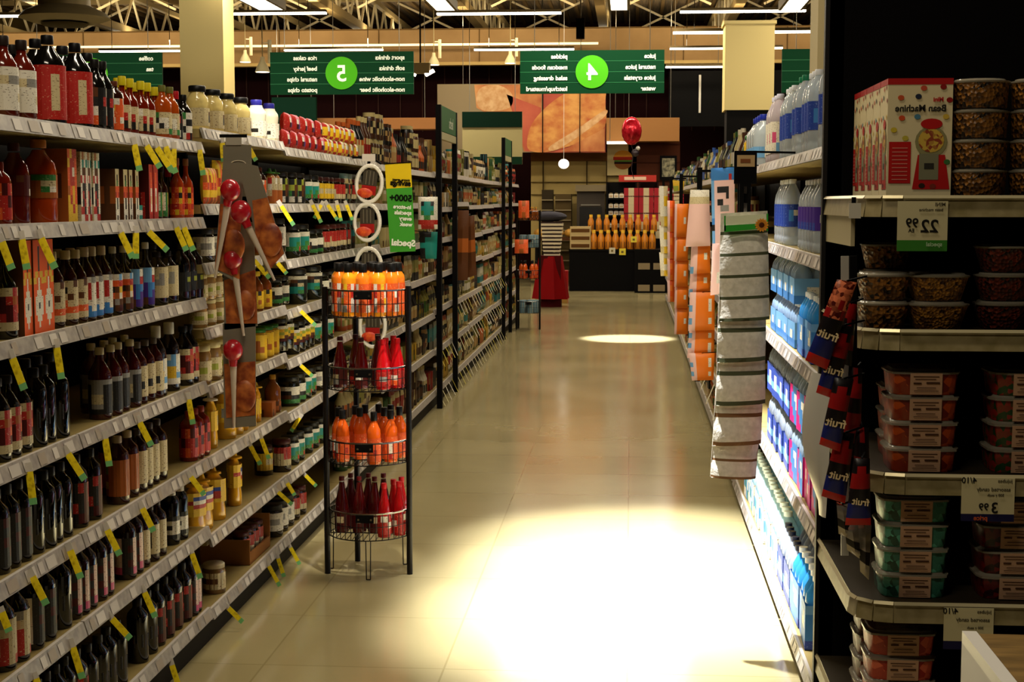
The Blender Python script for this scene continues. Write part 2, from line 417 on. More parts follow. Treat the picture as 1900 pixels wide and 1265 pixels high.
poly(curve([(884, 188), (892, 163), (925, 158), (950, 175), (945, 200), (900, 206)]), CUT, -.008, mt, 'printed_slice')
poly([(940, 175), (1004, 200), (1004, 281), (975, 281)], RED_, -.008, mt, 'printed_cloth')
poly(curve([(978, 262), (990, 225), (1030, 185), (1080, 160), (1122, 157), (1123, 190), (1122, 235), (1080, 262), (1020, 281), (985, 280)]), ROLL, -.012, mt, 'printed_roll')
poly(curve([(1020, 272), (1070, 240), (1121, 205), (1122, 216), (1075, 252), (1030, 279)]), CUT, -.016, mt, 'printed_split')
poly([(1040, 281), (1122, 238), (1122, 281)], BR, -.018, mt, 'printed_crust')
for q in (.15, .85): pq = PY(812 + q * 312, 155, Yb); link('hanger_cable', MB().bar((pq.x, .03, pq.z - .02), (pq.x, .03, 6.24), .006, STEEL).mesh('hanger_cable'), mt)
for xx in (1007, 1076):
    a = PY(xx - 1, 283, Yb); b = PY(xx + 1, 155, Yb); link('board_joint', MB().box(a.x, -.03, a.z, b.x, -.02, b.z, DARK).mesh('board_joint'), mt)
def ex(mb, a, b):
    mb.box(a.x, 26.97, PY(900, 236, 27).z, b.x, 27, b.z, M('#021c10', .7)); mb.box(a.x, 26.97, a.z, b.x, 27, PY(900, 291, 27).z, M('#0a2a18', .6))
panel('menu_board', 'cream hanging board with dark green top band before the mural', 'sign board', 27, 858, 969, 207, 305, M('#a09468', .8), .05, ex)
panel('wooden_header', 'long orange wood header above the left back department', 'header', 28, 588, 812, 218, 240, M('#94643a', .7), .5)
panel('wooden_header', 'orange wood header behind the red balloon', 'header', 28.4, 1125, 1261, 218, 262, M('#94683c', .7), .5)
panel('light_strip', 'short white light strip under the right wood header', 'light', 28.2, 1126, 1172, 262, 267, M('#fff4dc', .4, 0, 0, 3), .06)
panel('green_fascia', 'dark green fascia panel below the number five sign', 'panel', 27.8, 505, 586, 180, 260, M('#06281a', .7), .1)
def ex2(mb, a, b):
    for i in range(4): mb.box(a.x, 29.08, a.z + .3 + i * .35, b.x, 29.1, a.z + .32 + i * .35, M('#3a1a0c', .7))
panel('brown_wall_panel', 'reddish brown wall panel under the right wood header', 'panel', 29.1, 1165, 1262, 262, 400, BROWN, .1, ex2)
def ex3(mb, a, b):
    for xx in (1007, 1088, 1125): mb.box(PY(xx, 300, 29.2).x, 29.15, a.z, PY(xx + 2, 300, 29.2).x, 29.2, b.z, M('#3a2c16', .7))
    mb.box(a.x, 29.14, PY(1000, 299, 29.2).z, b.x, 29.2, PY(1000, 283, 29.2).z, M('#5c3a16', .7))
    for yy in (337, 360): mb.box(a.x, 29.16, PY(1000, yy + 1, 29.2).z, b.x, 29.2, PY(1000, yy, 29.2).z, M('#6b5a34', .7))
o = panel('kitchen_wall', 'tan panelled wall of the bakery kitchen under the mural', 'wall panel', 29.2, 985, 1165, 283, 520, M('#a08a54', .75), .1, ex3)
def ex4(mb, a, b):
    pass
t = thing('burger_poster', 'burger picture poster under the balloon on the back wall', 'poster', PY(1154, 296, 29.1))
s = 29.1 / F
link('sheet', MB().box(-27 * s, 0, -29 * s, 27 * s, .03, 29 * s, M('#b9a774', .6)).mesh('sheet'), t)
def el(cx, cy, rx, ry, m, nm, yy, a0=0, a1=2 * math.pi):
    mb = MB(); pts = [(cx * s + rx * s * math.cos(a0 + (a1 - a0) * i / 20), yy, cy * s + ry * s * math.sin(a0 + (a1 - a0) * i / 20)) for i in range(21 if a1 - a0 < 6 else 20)]
    mb.quad(pts, m); link(nm, mb.mesh(nm), t)
el(2, 4, 17, 13, M('#c98a2c', .6), 'printed_bun', -.004, 0, math.pi); el(2, -6, 16, 12, M('#8a5426', .6), 'printed_bun', -.004, math.pi, 2 * math.pi)
link('printed_filling', MB().box(-16 * s, -.006, -1 * s, 18 * s, -.004, 5 * s, M('#a02a18', .6)).box(-14 * s, -.006, -4 * s, 19 * s, -.004, -1 * s, M('#5f8a34', .6)).box(-14 * s, -.006, -8 * s, 17 * s, -.004, -4 * s, M('#2c1610', .6)).mesh('f'), t)
# round white hanging lamp with a word on it
p = PY(1046, 304, 28); t = thing('round_hanging_lamp', 'small round white lit sign hanging under the mural', 'hanging sign', p)
link('disc', MB().ball((0, 0, 0), .1, M('#fff6e4', .4, 0, 0, 2.2), 1, .4, .9).mesh('disc', True), t); link('cord', MB().bar((0, 0, .09), (0, 0, 6.24 - t.location.z), .004, WHITE).mesh('cord'), t)

# aisle signs: green boards, everything on them mirrored as in the photo
LET = M('#e8f0e0', .6, 0, 0, .15); LIME = M('#48a81c', .6, 0, 0, .2)
def aisle_sign(name_px, num, left, right, y0, y1, Y, label):
    a = PY(name_px[0], y1, Y); b = PY(name_px[1], y0, Y); W = (b.x - a.x) / 2; H = (b.z - a.z) / 2
    t = thing('aisle_sign', label, 'aisle sign', ((a.x + b.x) / 2, Y, (a.z + b.z) / 2), 0, 'green hanging aisle signs')
    mb = MB().box(-W, 0, -H, W, .04, H, GREEN)
    for k in (-.5, 0, .5): mb.box(-W, -.004, k * H - .004, W, 0, k * H + .004, M('#1c6a3e', .5))
    link('board', mb.mesh('board'), t)
    mb = MB(); mb.quad([(.213 * math.cos(i * math.pi / 20), 0, .213 * math.sin(i * math.pi / 20)) for i in range(40)], LIME)
    mb.quad([(.213 * math.cos(-i * math.pi / 20), .004, .213 * math.sin(-i * math.pi / 20)) for i in range(40)], LIME)
    c_ = link('number_disc', mb.mesh('number_disc'), t, (-.0, -.012, 0))
    n_ = text_mb(num, .3, M('#f4fae8', .6, 0, 0, .3), True, .004, 'CENTER')
    link('number', n_.mesh('number'), c_, (0, -.006, -.105))
    for txts, xr in ((left, -W * .34), (right, W * .88)):
        for i, tx in enumerate(txts):
            if tx: link('lettering', text_mb(tx, .079, LET, True, .003).mesh('lettering'), t, (xr, -.008, H * (.75 - .5 * i) - .035))
    for s_ in (-.8, .8): link('hanger_cable', MB().bar((W * s_, .02, H), (W * s_, .02, 6.24 - (a.z + b.z) / 2), .005, STEEL).mesh('hanger_cable'), t)
aisle_sign((502, 767), '5', ['rice cakes', 'beef jerky', 'natural chips', 'potato chips'], ['sport drinks', 'soft drinks', 'non-alcoholic wine', 'non-alcoholic beer'], 95, 176, 19.9, 'green hanging aisle sign with number five, left of mural')
aisle_sign((965, 1233), '4', ['pickles', 'mexican foods', 'salad dressing', 'ketchup/mustard'], ['juice', 'natural juice', 'juice crystals', 'water'], 92, 174, 19.9, 'green hanging aisle sign with number four over the aisle')
aisle_sign((45, 300), '6', ['cookies', 'crackers', '', ''], ['coffee', 'tea', '', ''], 97, 178, 19.9, 'green hanging aisle sign behind bottles at upper left')
aisle_sign((1450, 1715), '3', ['candy', 'nuts', '', ''], ['', '', '', ''], 89, 172, 19.9, 'green hanging aisle sign cut off by black endcap')
# balloon
p = PY(1172, 243, 24); t = thing('foil_balloon', 'red foil balloon floating before the right wood header', 'balloon', p)
FOIL = noisy('red_foil', '#8a0a14', '#e0283a', 9, .15, .5, .6)
link('envelope', MB().ball((0, 0, 0), .16, FOIL, 1, .6, 1.4, 20).mesh('envelope', True), t)
link('ribbon', MB().tube([(0, 0, -.22), (.03, 0, -.35), (.0, 0, -.6), (.04, 0, -.75)], .006, M('#2a1418', .5)).mesh('ribbon'), t)
link('ribbon_curls', MB().ball((.06, 0, -.34), .06, M('#2a1c24', .3), 1, .6, 1).ball((.1, 0, -.27), .035, WHITE).mesh('curls'), t)

# ================================================================ gondola shelving
RAILM = noisy('price_rail', '#87807a', '#a39a90', 40, .35); SURF = M('#93804e', .4); KICK = M('#1b1611', .6); TICK = M('#bdb5ab', .4)
BACKP = M('#0b0906', .8)
def lean_lip(mb, x, y0, y1, zt, side, hgt=.038, rng=None):
    """slanted price rail along Y; side=+1: faces +X"""
    s_ = side; xt = x - s_ * .012; xb = x; zb = zt - hgt
    mb.quad([(xt, y0, zt), (xt, y1, zt), (xb, y1, zb), (xb, y0, zb)][::-s_], RAILM)
    mb.quad([(xt - s_ * .01, y0, zt), (xt - s_ * .01, y1, zt), (xb - s_ * .01, y1, zb), (xb - s_ * .01, y0, zb)][::s_], RAILM)
    mb.quad([(xt - s_ * .01, y0, zt), (xt, y0, zt), (xt, y1, zt), (xt - s_ * .01, y1, zt)][::s_], TICK)
    mb.quad([(xb - s_ * .01, y0, zb), (xb, y0, zb), (xt, y0, zt), (xt - s_ * .01, y0, zt)][::s_], RAILM)
    if rng:
        y = y0 + .03
        while y < y1 - .06:
            d = rng.choice((.03, .045, .06)); e = .0015
            f = lambda yy, q: (xb - s_ * (.012 * q) + s_ * e, yy, zb + hgt * q)
            mb.quad([f(y, .12), f(y, .85), f(y + d, .85), f(y + d, .12)][::s_], rng.choice((TICK, TICK, M('#c9c1b6', .4), M('#9d9080', .4))))
            y += d + rng.choice((.02, .05, .11))
def gondola(label, y0, y1, xl, side, zs, group, depth=.46, top=None):
    rng = random.Random(int(y0 * 100))
    t = thing('gondola_bay', label, 'shelving unit', (0, 0, 0), 0, group); s_ = side
    bx_ = xl - s_ * depth
    zt = (top or max(zs) + .04)
    a_, b_ = sorted((bx_, bx_ - s_ * .04))
    link('back_panel', MB().box(a_, y0, 0, b_, y1, zt, BACKP).mesh('back_panel'), t)
    a_, b_ = sorted((xl - s_ * .03, bx_)); link('kick_plate', MB().box(a_, y0, 0, b_, y1, .065, KICK).mesh('kick_plate'), t)
    for yy in (y0, y1 - .02): a_, b_ = sorted((bx_ + s_ * .03, bx_)); link('upright', MB().box(a_, yy, 0, b_, yy + .02, zt, DARK).mesh('upright'), t)
    for z_ in zs:
        a_, b_ = sorted((xl - s_ * .022, bx_ + s_ * .03)); mb = MB().box(a_, y0 + .002, z_ - .03, b_, y1 - .002, z_, SURF)
        sh = link('shelf', mb.mesh('shelf'), t)
        mb = MB(); lean_lip(mb, xl, y0 + .004, y1 - .004, z_ + .004, s_, .038, rng if y0 < 9 else None); link('price_rail', mb.mesh('price_rail'), sh)
LX = -1.45; RX = .55
ZA = [1.75, 1.495, 1.22, .93, .66, .42, .13]; ZB = [1.80, 1.54, 1.335, 1.11, .907, .657, .38, .12]; ZC = [1.78, 1.54, 1.30, 1.085, .87, .64, .375, .12]
BAY = [(2.66 + 1.22 * k, 3.88 + 1.22 * k) for k in range(14)]
def bay_z(k):
    if k < 2: return ZA
    if k == 2: return ZB
    if k in (3, 4): return ZC
    r = random.Random(k); return [1.78 - .02 * r.random(), 1.50 + .05 * r.random(), 1.25 + .03 * r.random(), 1.0 + .03 * r.random(), .72 + .04 * r.random(), .42 + .04 * r.random(), .13]
for k, (a, b) in enumerate(BAY): gondola(f'left side shelving bay, {od(k)} from the camera', a, b, LX, 1, bay_z(k), 'left side shelving bays')
ZR = [1.71, 1.385, 1.03, .565, .09]
for k in range(16):
    a = 4.36 + 1.22 * k; gondola(f'right side shelving bay, {od(k)} from the camera', a, a + 1.22, RX, -1, ZR if k < 3 else [1.71, 1.45, 1.2, .95, .7, .4, .1], 'right side shelving bays', .5)
# header frames rising from the left shelving
def header(label, x0, x1, txt, yz):
    y0 = solveY(x0, LX, 1.8); y1 = solveY(x1, LX, 1.8); t = thing('header_sign', label, 'header sign', (LX, y0, 0), 0, 'green header signs on the left shelving')
    for nm, yy in (('post', 0), ('post', y1 - y0)): link(nm, MB().box(.005, yy - .025, .0, .045, yy + .025, 2.27, BLK).mesh('post'), t)
    link('sign_panel', MB().box(.01, .02, 2.08, .04, y1 - y0 - .02, 2.27, M('#1f5a28', .5)).mesh('sign_panel'), t)
    link('lower_strip', MB().box(.01, .02, 2.02, .04, y1 - y0 - .02, 2.075, M('#a8a078', .5)).mesh('lower_strip'), t)
    if txt:
        mb = MB(); tm = text_mb(txt, .12, M('#e6e2cc', .5, 0, 0, .1), True, .002)
        addmb(mb, tm, lambda v: Vector((.043, v.x + .78, v.z + 2.12))); link('lettering', mb.mesh('lettering'), t)
header('green header sign on black posts, nearer one on left shelving', 808, 838, 'herbs', 0)
header('green header sign on black posts, farther one on left shelving', 930, 943, '', 0)
# ================================================================ products
P_ = {  # pixel palette for printed labels
 'w': M('#e6e0d0', .5), 'c': M('#cdbd92', .5), 'k': M('#0e0c0b', .45), 'r': M('#b01c14', .45), 'o': M('#e0561a', .45), 'y': M('#e2b71e', .45),
 'g': M('#2f7a34', .45), 't': M('#1f8a80', .45), 'b': M('#1f3f9c', .45), 's': M('#8f8c86', .4), 'n': M('#5b3418', .5), 'd': M('#4a0d0c', .45),
 'p': M('#d0507c', .45), 'l': M('#6fa6d8', .45), 'm': M('#c8157c', .4), 'v': M('#452a86', .45), 'e': M('#9aa33a', .5), 'a': M('#a85a22', .5), 'i': M('#e8c9b8', .5), 'f': M('#3f7fc4', .45)}
for k_, h_ in (('w', '#7a6c5c'), ('c', '#6b4a2a'), ('s', '#4a4640'), ('r', '#d8a888'), ('o', '#f0d8a0'), ('y', '#9a4a14'), ('g', '#a8b890'), ('k', '#3a342c'), ('i', '#a06a60'), ('b', '#8aa0d0')):
    hx = {'w': '#e6e0d0', 'c': '#cdbd92', 'k': '#0e0c0b', 'r': '#b01c14', 'o': '#e0561a', 'y': '#e2b71e', 'g': '#2f7a34', 's': '#8f8c86', 'i': '#e8c9b8', 'b': '#1f3f9c'}[k_]
    P_[k_] = printed(hx, h_, .36 if k_ in 'wci' else .33)
P_['O'] = M('#ea5c14', .45); P_['N'] = M('#f07c1c', .4); P_['I'] = M('#efc6c0', .5)
STY = {
 'round': [(0, 0), (.95, 0), (1, .02), (1, .58), (.93, .66), (.6, .76), (.36, .82), (.34, .9)],
 'woozy': [(0, 0), (.95, 0), (1, .02), (1, .55), (.85, .62), (.45, .70), (.34, .75), (.32, .93)],
 'jar': [(0, 0), (.94, 0), (1, .03), (1, .74), (.94, .81), (.86, .86)],
 'squeeze': [(0, 0), (.92, 0), (1, .03), (.97, .2), (.82, .4), (.8, .48), (.9, .62), (.88, .7), (.6, .8), (.35, .87)],
 'jug': [(0, 0), (.96, 0), (1, .03), (1, .62), (.9, .72), (.5, .82), (.35, .88)],
 'cone': [(0, 0), (.95, 0), (1, .02), (.97, .42), (.78, .6), (.48, .78), (.36, .9)],
 'tall': [(0, 0), (.95, 0), (1, .02), (1, .7), (.9, .77), (.45, .85), (.38, .9)],
 'mayo': [(0, 0), (.95, 0), (1, .04), (.98, .3), (.9, .5), (.95, .62), (.9, .72), (.62, .82), (.6, .86)],
 'water': [(0, 0), (.85, 0), (1, .03), (1, .12), (.95, .14), (1, .16), (1, .3), (.96, .5), (1, .56), (1, .66), (.9, .76), (.5, .88), (.33, .93)],
}
def bottle(style, r, h, body, cap, lab=None, lz=(.12, .55), rep=3, caph=.12, capr=.42, sq=1, rough=.12, caprough=.4, neck=None, seg=18, trans=0, sub=2):
    prof = [(a * r, b * h) for a, b in STY[style]]
    bm_ = M(body, rough, 0, trans, 0, .3 if not trans else 0) if isinstance(body, str) else body
    out = [['bottle_body' if style != 'jar' else 'jar_body', MB().lathe(prof, bm_, seg, 1, sq).mesh('bottle_body', True)]]
    cr = capr * r; z0 = h * (1 - caph)
    if style == 'jar': cr = r * .95; 
    cm = M(cap, caprough)
    cp = [(cr * .97, z0), (cr, z0 + .002), (cr, h - .003), (cr * .9, h)]
    if style == 'squeeze': cp = [(cr * 1.1, z0), (cr * 1.05, z0 + h * .03), (cr * .45, z0 + h * .05), (cr * .25, h)]
    out.append(['cap' if style != 'jar' else 'lid', MB().lathe(cp, cm, seg, 1, sq if style == 'jar' else 1).mesh('cap', True)])
    if neck: out.append(['neck_label', MB().cyl(.4 * r, h * .76, h * .86, neck, P_, 2).mesh('neck_label')])
    if lab: out.append(['label', MB().cyl(r * 1.012 + .0006, lz[0] * h, lz[1] * h, lab, P_, rep, 1, sq, sub).mesh('label')])
    return out
def carton(w_, d_, h_, front, side=None, top='w', rep=1, nm='carton'):
    """box standing on the shelf; its printed front faces +X (the aisle) and -Y the camera side"""
    mb = MB(); side = side or front
    mb.grid(lambda u, v: (d_ / 2, -w_ / 2 + w_ * u, h_ * v), front, P_)
    mb.grid(lambda u, v: (-d_ / 2, w_ / 2 - w_ * u, h_ * v), front, P_)
    mb.grid(lambda u, v: (-d_ / 2 + d_ * u, -w_ / 2, h_ * v), side, P_)
    mb.grid(lambda u, v: (d_ / 2 - d_ * u, w_ / 2, h_ * v), side, P_)
    mb.quad([(-d_ / 2, -w_ / 2, h_), (d_ / 2, -w_ / 2, h_), (d_ / 2, w_ / 2, h_), (-d_ / 2, w_ / 2, h_)], P_[top])
    mb.quad([(-d_ / 2, -w_ / 2, 0), (-d_ / 2, w_ / 2, 0), (d_ / 2, w_ / 2, 0), (d_ / 2, -w_ / 2, 0)], P_[top])
    return [[nm, mb.mesh(nm)]]
def pouch(w_, d_, h_, rows, nm='packet', n=8):
    """soft packet, sealed top and bottom, printed on its whole face; faces +X"""
    mb = MB(); R = len(rows)
    def side(s_):
        def fn(u, v):
            b = (math.sin(math.pi * min(max(u, 0), 1)) ** .25) * (math.sin(math.pi * min(max(v, 0), 1)) ** .3)
            return (s_ * d_ / 2 * b, (-w_ / 2 + w_ * u) * s_, h_ * v)
        return fn
    for s_ in (1, -1): mb.grid(side(s_), [''.join(c * 2 for c in r_) for r_ in rows for _ in (0, 1)], P_)
    return [[nm, mb.mesh(nm, True)]]
SH = {0: 'top shelf'}
def L(desc, i, n, where): return f'{desc}, {od(i)} from left, {where}' if n > 1 else f'{desc}, {where}'
def row(side, z_, pxs, pr, name, desc, where, cat='bottle', back=.05, rot=0, sc=1, jit=.004, rad=None, dz=0):
    ex = max(abs(v.co.x) for v in pr[0][1].vertices) * sc * (1.05 if rot else 1); back = max(back, ex + .031)
    xp = (LX - back) if side < 0 else (RX + back)
    n = len(pxs)
    for i, px in enumerate(pxs):
        y = solveY(px, xp, z_ + .1)
        put(pr, name, L(desc, i, n, where), cat, desc + ', ' + where if n > 1 else None, (xp + random.uniform(-jit, jit), y, z_ + dz + .0008), rot + random.uniform(-.08, .08), sc)
def rng(a, b, n): return [a + (b - a) * i / (n - 1) for i in range(n)]

# ---- prototypes, near left shelving
K = '#0b0907'
pr_white_jar = bottle('round', .034, .2, '#5a1408', '#241a16', ['wwww', 'sccs', 'wwww', 'ccww', 'wwww'], (.1, .62), 2)
pr_black_jug = bottle('jug', .045, .235, K, '#0c0a0c', ['rrrrrr', 'rwrrcr', 'rwrrcr', 'rwrrcr', 'rwrrcr', 'rrrrrr'], (.06, .66), 2, .1, .36)
pr_soy = bottle('round', .03, .2, K, '#14100e', ['wkknkk', 'kknkkr', 'wkkwkk', 'okkokk'], (.08, .6), 2)
pr_orange_lab = bottle('tall', .026, .15, '#2a1008', '#5a2a18', ['wwowwo', 'oyoyoo', 'ooyooo', 'wowwow', 'oooooo'], (.06, .66), 2, .1)
pr_yel_cap = bottle('woozy', .024, .17, '#6a1606', '#d2c21c', ['cncwcc', 'cnccrc', 'kckckc'], (.1, .5), 2, .16, .5, neck=['y', 'y'])
pr_mexi = bottle('round', .03, .175, '#a8440f', '#6a6a30', ['ccgccc', 'cwkwwc', 'cwwkwc', 'ggcccg'], (.1, .5), 2, .12, .4, neck=['c', 'y'])
pr_red_cap = bottle('woozy', .022, .165, '#150806', '#a81420', ['rkwkrk', 'kkgkkk', 'wgwgwk'], (.08, .5), 2, .16, .5)
pr_grn_lab = bottle('round', .028, .16, '#100c08', '#0c0a08', ['wgtgww', 'kwgwkk', 'wktkww', 'rkwwrk'], (.06, .62), 2)
pr_mayo = bottle('mayo', .046, .158, '#e4cd82', '#0c0a09', ['cccccc', 'cnkkkc', 'cknskc', 'ckkknc', 'ccaacc'], (.1, .5), 1, .14, .66, .9)
pr_mayo_b = bottle('mayo', .046, .165, '#efe6cc', '#2c2a90', ['wwwwww', 'wwnwaw', 'wwoowk', 'wnkkww'], (.1, .48), 1, .14, .5, .9)
pr_big_sauce = bottle('jug', .045, .215, '#b03c0c', '#b06a22', ['aaaggg', 'anaacc', 'anaagw', 'aaaaaa'], (.3, .58), 2, .1, .45)
pr_dk_sauce = bottle('jug', .036, .2, '#5e1408', '#4a1c10', ['ddddnd', 'dndddd', 'wddddd'], (.35, .6), 2, .1, .4)
pr_salad = bottle('squeeze', .033, .15, '#c07a30', '#39702a', ['cwcrcw', 'wgcwcc', 'aawcaa', 'aaaaaa'], (.06, .74), 2, .14, .7)
pr_hot = bottle('woozy', .024, .2, '#b03a12', '#a06a4a', ['oyroyr', 'rkorko', 'oyooyo', 'rorror', 'yooyoo'], (.06, .52), 2, .12, .4)
pr_ygr = bottle('woozy', .02, .17, '#301008', '#241412', ['yyygwg', 'yeygwg', 'rrygwg', 'rrrggg'], (.05, .5), 2)
pr_tomato = bottle('tall', .028, .15, '#7a1a0c', '#8a2a18', ['odrodr', 'rrdrrd', 'orrorr'], (.08, .66), 2)
pr_a3white = bottle('round', .03, .205, '#2a1008', '#b8a890', ['swwwws', 'wrwwrw', 'wrrwrw', 'wrwwrw', 'wwwwww', 'wfwwfw', 'fffbff'], (.06, .6), 2, .13, .42)
pr_a3brown = bottle('round', .032, .2, '#2c0c06', '#c8b68c', ['cncccn', 'cnckcc', 'cckcnc', 'ccoocc', 'oooooo', 'cccccc'], (.08, .6), 2, .12, .42, neck=['c', 'w'])
pr_a3multi = bottle('woozy', .027, .2, '#180a06', '#b0aaa0', ['wlwwwl', 'roroor', 'nynkny', 'owroaw', 'nsknsn', 'dndknd'], (.06, .6), 2, .1, .4)
pr_a3blue = bottle('woozy', .026, .205, '#14090a', '#c4beb4', ['wlwllw', 'rlrllr', 'fvwvff', 'vfvvfv', 'nvvnvv'], (.06, .62), 2, .1, .42)
pr_a3cream = bottle('jug', .036, .17, '#140b06', K, ['cccccc', 'csscsc', 'cscssc', 'ccsccc', 'cccccc'], (.14, .72), 2, .1, .4)
pr_a3black = bottle('jug', .036, .19, K, K, ['kkekkk', 'kkekke', 'kegkkk', 'kkkkkk'], (.16, .5), 2, .1, .42)
pr_bbq = bottle('round', .033, .205, '#400a0a', '#c6b894', ['ssssss', 'kksskk', 'kksskk', 'kkcckk', 'kkcckk', 'kksskk', 'kkkkkk'], (.08, .56), 2, .1, .4)
pr_bbq_c = bottle('jug', .032, .19, '#3a0c0a', '#5a5048', ['cccccc', 'cnnkcc', 'ccnkkc', 'cccccc'], (.12, .62), 2, .1, .4)
pr_ray = bottle('round', .034, .225, '#180c08', '#c0bcb4', ['wwlwlw', 'wllllw', 'wyyyyw', 'lyyyyl', 'wwywww'], (.1, .54), 2, .17, .5, neck=None)
pr_redlab = bottle('round', .034, .2, '#0c0706', '#14100e', ['ccrccr', 'rardra', 'oroddr', 'drdrdr', 'cccccc'], (.1, .62), 2, .1, .45)
pr_black = bottle('tall', .033, .2, K, K, ['kk', 'nk', 'kk'], (.25, .45), 2, .12, .45, rough=.05)
pr_black_glint = bottle('tall', .034, .205, '#0c0606', '#0c0a0a', ['kkwwkd', 'kdwwkk', 'kkwwkd', 'ddwwkk', 'kkwwkk'], (.08, .66), 2, .12, .45)  # the white column is a highlight painted into the label
pr_pink = bottle('tall', .032, .2, '#220a08', '#0e0a0a', ['kiikki', 'kiikdi', 'diikki', 'kiikdi', 'dppkkp'], (.08, .62), 2, .12, .4)
pr_a5or = bottle('tall', .034, .2, '#38100a', '#b8a894', ['aaaaaa', 'aaeeaa', 'aaaaaa', 'aayyaa', 'aaaaaa'], (.12, .66), 1, .1, .4)
pr_a5cr = bottle('tall', .032, .195, '#260a08', '#3a2c28', ['cccccc', 'ccnncc', 'cckkcc', 'ccnkcc', 'cccccc'], (.14, .66), 2, .1, .4)
pr_silver = bottle('tall', .034, .22, '#080707', '#c0b8ac', ['kwwwkk', 'wwkkww', 'wkwwkw', 'wwkkww', 'kwwwkk'], (.1, .48), 1, .22, .6)
pr_a7 = bottle('tall', .032, .2, '#100807', '#0c0a0a', ['rrkkrn', 'rnrkkn', 'nrkrkn', 'drkkdn'], (.06, .62), 2, .12, .42)
pr_cream_lab = bottle('jug', .04, .2, '#0c0806', K, ['ccccsc', 'cocccc', 'coccrc', 'ccccrc', 'rrcrrc'], (.08, .64), 2, .1, .4)
pr_cjar = bottle('jar', .036, .1, '#9a7440', '#cabb88', ['cccccc', 'ccceec', 'cccccc'], (.12, .6), 2, .16)
pr_mustard = bottle('squeeze', .042, .2, '#dda41c', '#d8d0c0', ['yyssyy', 'yssssy', 'yswssy', 'yyssyy'], (.32, .68), 1, .14, .6, .62)
pr_mustard2 = bottle('squeeze', .045, .2, '#dca01a', '#e0a81c', ['yyyyyy', 'ybbbyy', 'rwwrby', 'yrrwry', 'yyyrry', 'yyyyyy'], (.34, .76), 1, .14, .6, .62)
pr_yflip = bottle('squeeze', .036, .16, '#e0a01a', '#e0b030', ['yyooyy', 'yoyyoy', 'yyooyy'], (.2, .6), 1, .14, .7, .62)
pr_olive = bottle('jar', .045, .12, '#1c1c0e', '#0e0d0c', ['wwwwww', 'nnkkww', 'ggnnkk', 'gggggg'], (.1, .66), 2, .16)
pr_bigol = bottle('jar', .062, .16, '#0c1a14', '#12110f', ['wwwwww', 'kncnkk', 'kcnkck', 'tttttk', 'gtttgk'], (.3, .8), 2, .16)
pr_yellab = bottle('jar', .045, .14, '#141008', '#100e0c', ['wwwwww', 'yyyyee', 'yyeeyy', 'yyyynn', 'dddddk'], (.3, .78), 3, .14)
pr_grlab = bottle('jar', .042, .13, '#11160f', '#121110', ['wwwwww', 'wwtttt', 'wwttgg', 'gggggr'], (.2, .76), 3, .16)
pr_wjar = bottle('jar', .04, .12, '#20180e', '#161310', ['wwwwww', 'swwssw', 'wwcwww'], (.2, .76), 2, .16)
pr_yjar = bottle('jar', .038, .13, '#c89a30', '#2a6a24', ['yyyyyy', 'yyaayy', 'yyyaay', 'yyyyyy'], (.06, .8), 2, .12)
pr_yelcap = bottle('round', .03, .16, '#7a3a14', '#d8b42c', ['ykyyky', 'yyyyyy', 'yayyay', 'yyyyyy'], (.06, .5), 2, .12, .6)
pr_brnyel = bottle('round', .034, .16, '#8a4a18', '#c09030', ['nanana', 'ananan'], (.06, .3), 2, .12, .4)
pr_dkj = bottle('jar', .036, .12, '#170f0a', '#3a1410', ['wwkkyy', 'wskkyc', 'wwkkyy'], (.2, .76), 1, .16)
pr_dkj2 = bottle('jar', .036, .12, '#20120a', '#4a1a14', ['rrccrr', 'ryrccr', 'cwrrcc'], (.2, .76), 1, .16)
pr_pat = bottle('jar', .04, .14, '#1b130b', '#1a1410', ['nnkkek', 'kkeenn', 'nngknk', 'kkwwkk'], (.06, .8), 3, .14)
pr_obox = carton(.062, .055, .235, ['OOOOOOO', 'OOOkOOO', 'OOOkOOO', 'OOOkOOO', 'OOOkOOO', 'OyyOyyO', 'yyOwOyy', 'OOOwOOO', 'OOwwwOO', 'OwwwwwO', 'OwwkwwO', 'OwwwwwO', 'OOwwwOO', 'OOOwOOO', 'OOOOOOO'], ['nnn', 'nnn'], 'o')
pr_ybox = carton(.06, .07, .195, ['oyrr', 'yrro', 'orwo', 'orro', 'aoyo', 'yryo', 'yyry', 'yyyy'], ['aaaa', 'anna', 'aaaa'], 'a')
pr_rbox = carton(.045, .06, .19, ['cacw', 'wtwt', 'wnnw', 'rwrw', 'wkkw', 'wrkw', 'wkrw', 'rrkw', 'wwrr'], ['cccc', 'cwcc', 'wkwk', 'cccc'], 'c')
pr_sbox = carton(.035, .05, .15, ['ccc', 'ckc', 'cgc', 'ooo', 'ror', 'wkw', 'wkw', 'www', 'wkw'], ['nnn', 'ana', 'nnn'], 'c')
pr_packet_y = pouch(.07, .03, .13, ['yyoy', 'ayoy', 'oroy', 'yyyy', 'oaoy'])
pr_packet_r = pouch(.11, .05, .085, ['rprr', 'rwpr', 'rdvr', 'rrrr'])
pr_packet_m = pouch(.11, .05, .085, ['rcer', 'ywsw', 'yory', 'ryyr'])
pr_redtall = carton(.05, .04, .17, ['rrr', 'ror', 'ror', 'rwr', 'rcr', 'rwr', 'rrr'], ['ddd', 'drd'], 'r')
pr_green_tag = carton(.05, .03, .045, ['ttt', 'tww', 'ttt'], None, 't')

nA = ['near left top shelf', 'near left second shelf', 'near left third shelf', 'near left fourth shelf', 'near left fifth shelf', 'near left sixth shelf', 'near left bottom shelf']
nB = ['mid left top shelf', 'mid left second shelf', 'mid left third shelf', 'mid left fourth shelf', 'mid left fifth shelf', 'mid left sixth shelf', 'mid left seventh shelf', 'mid left bottom shelf']
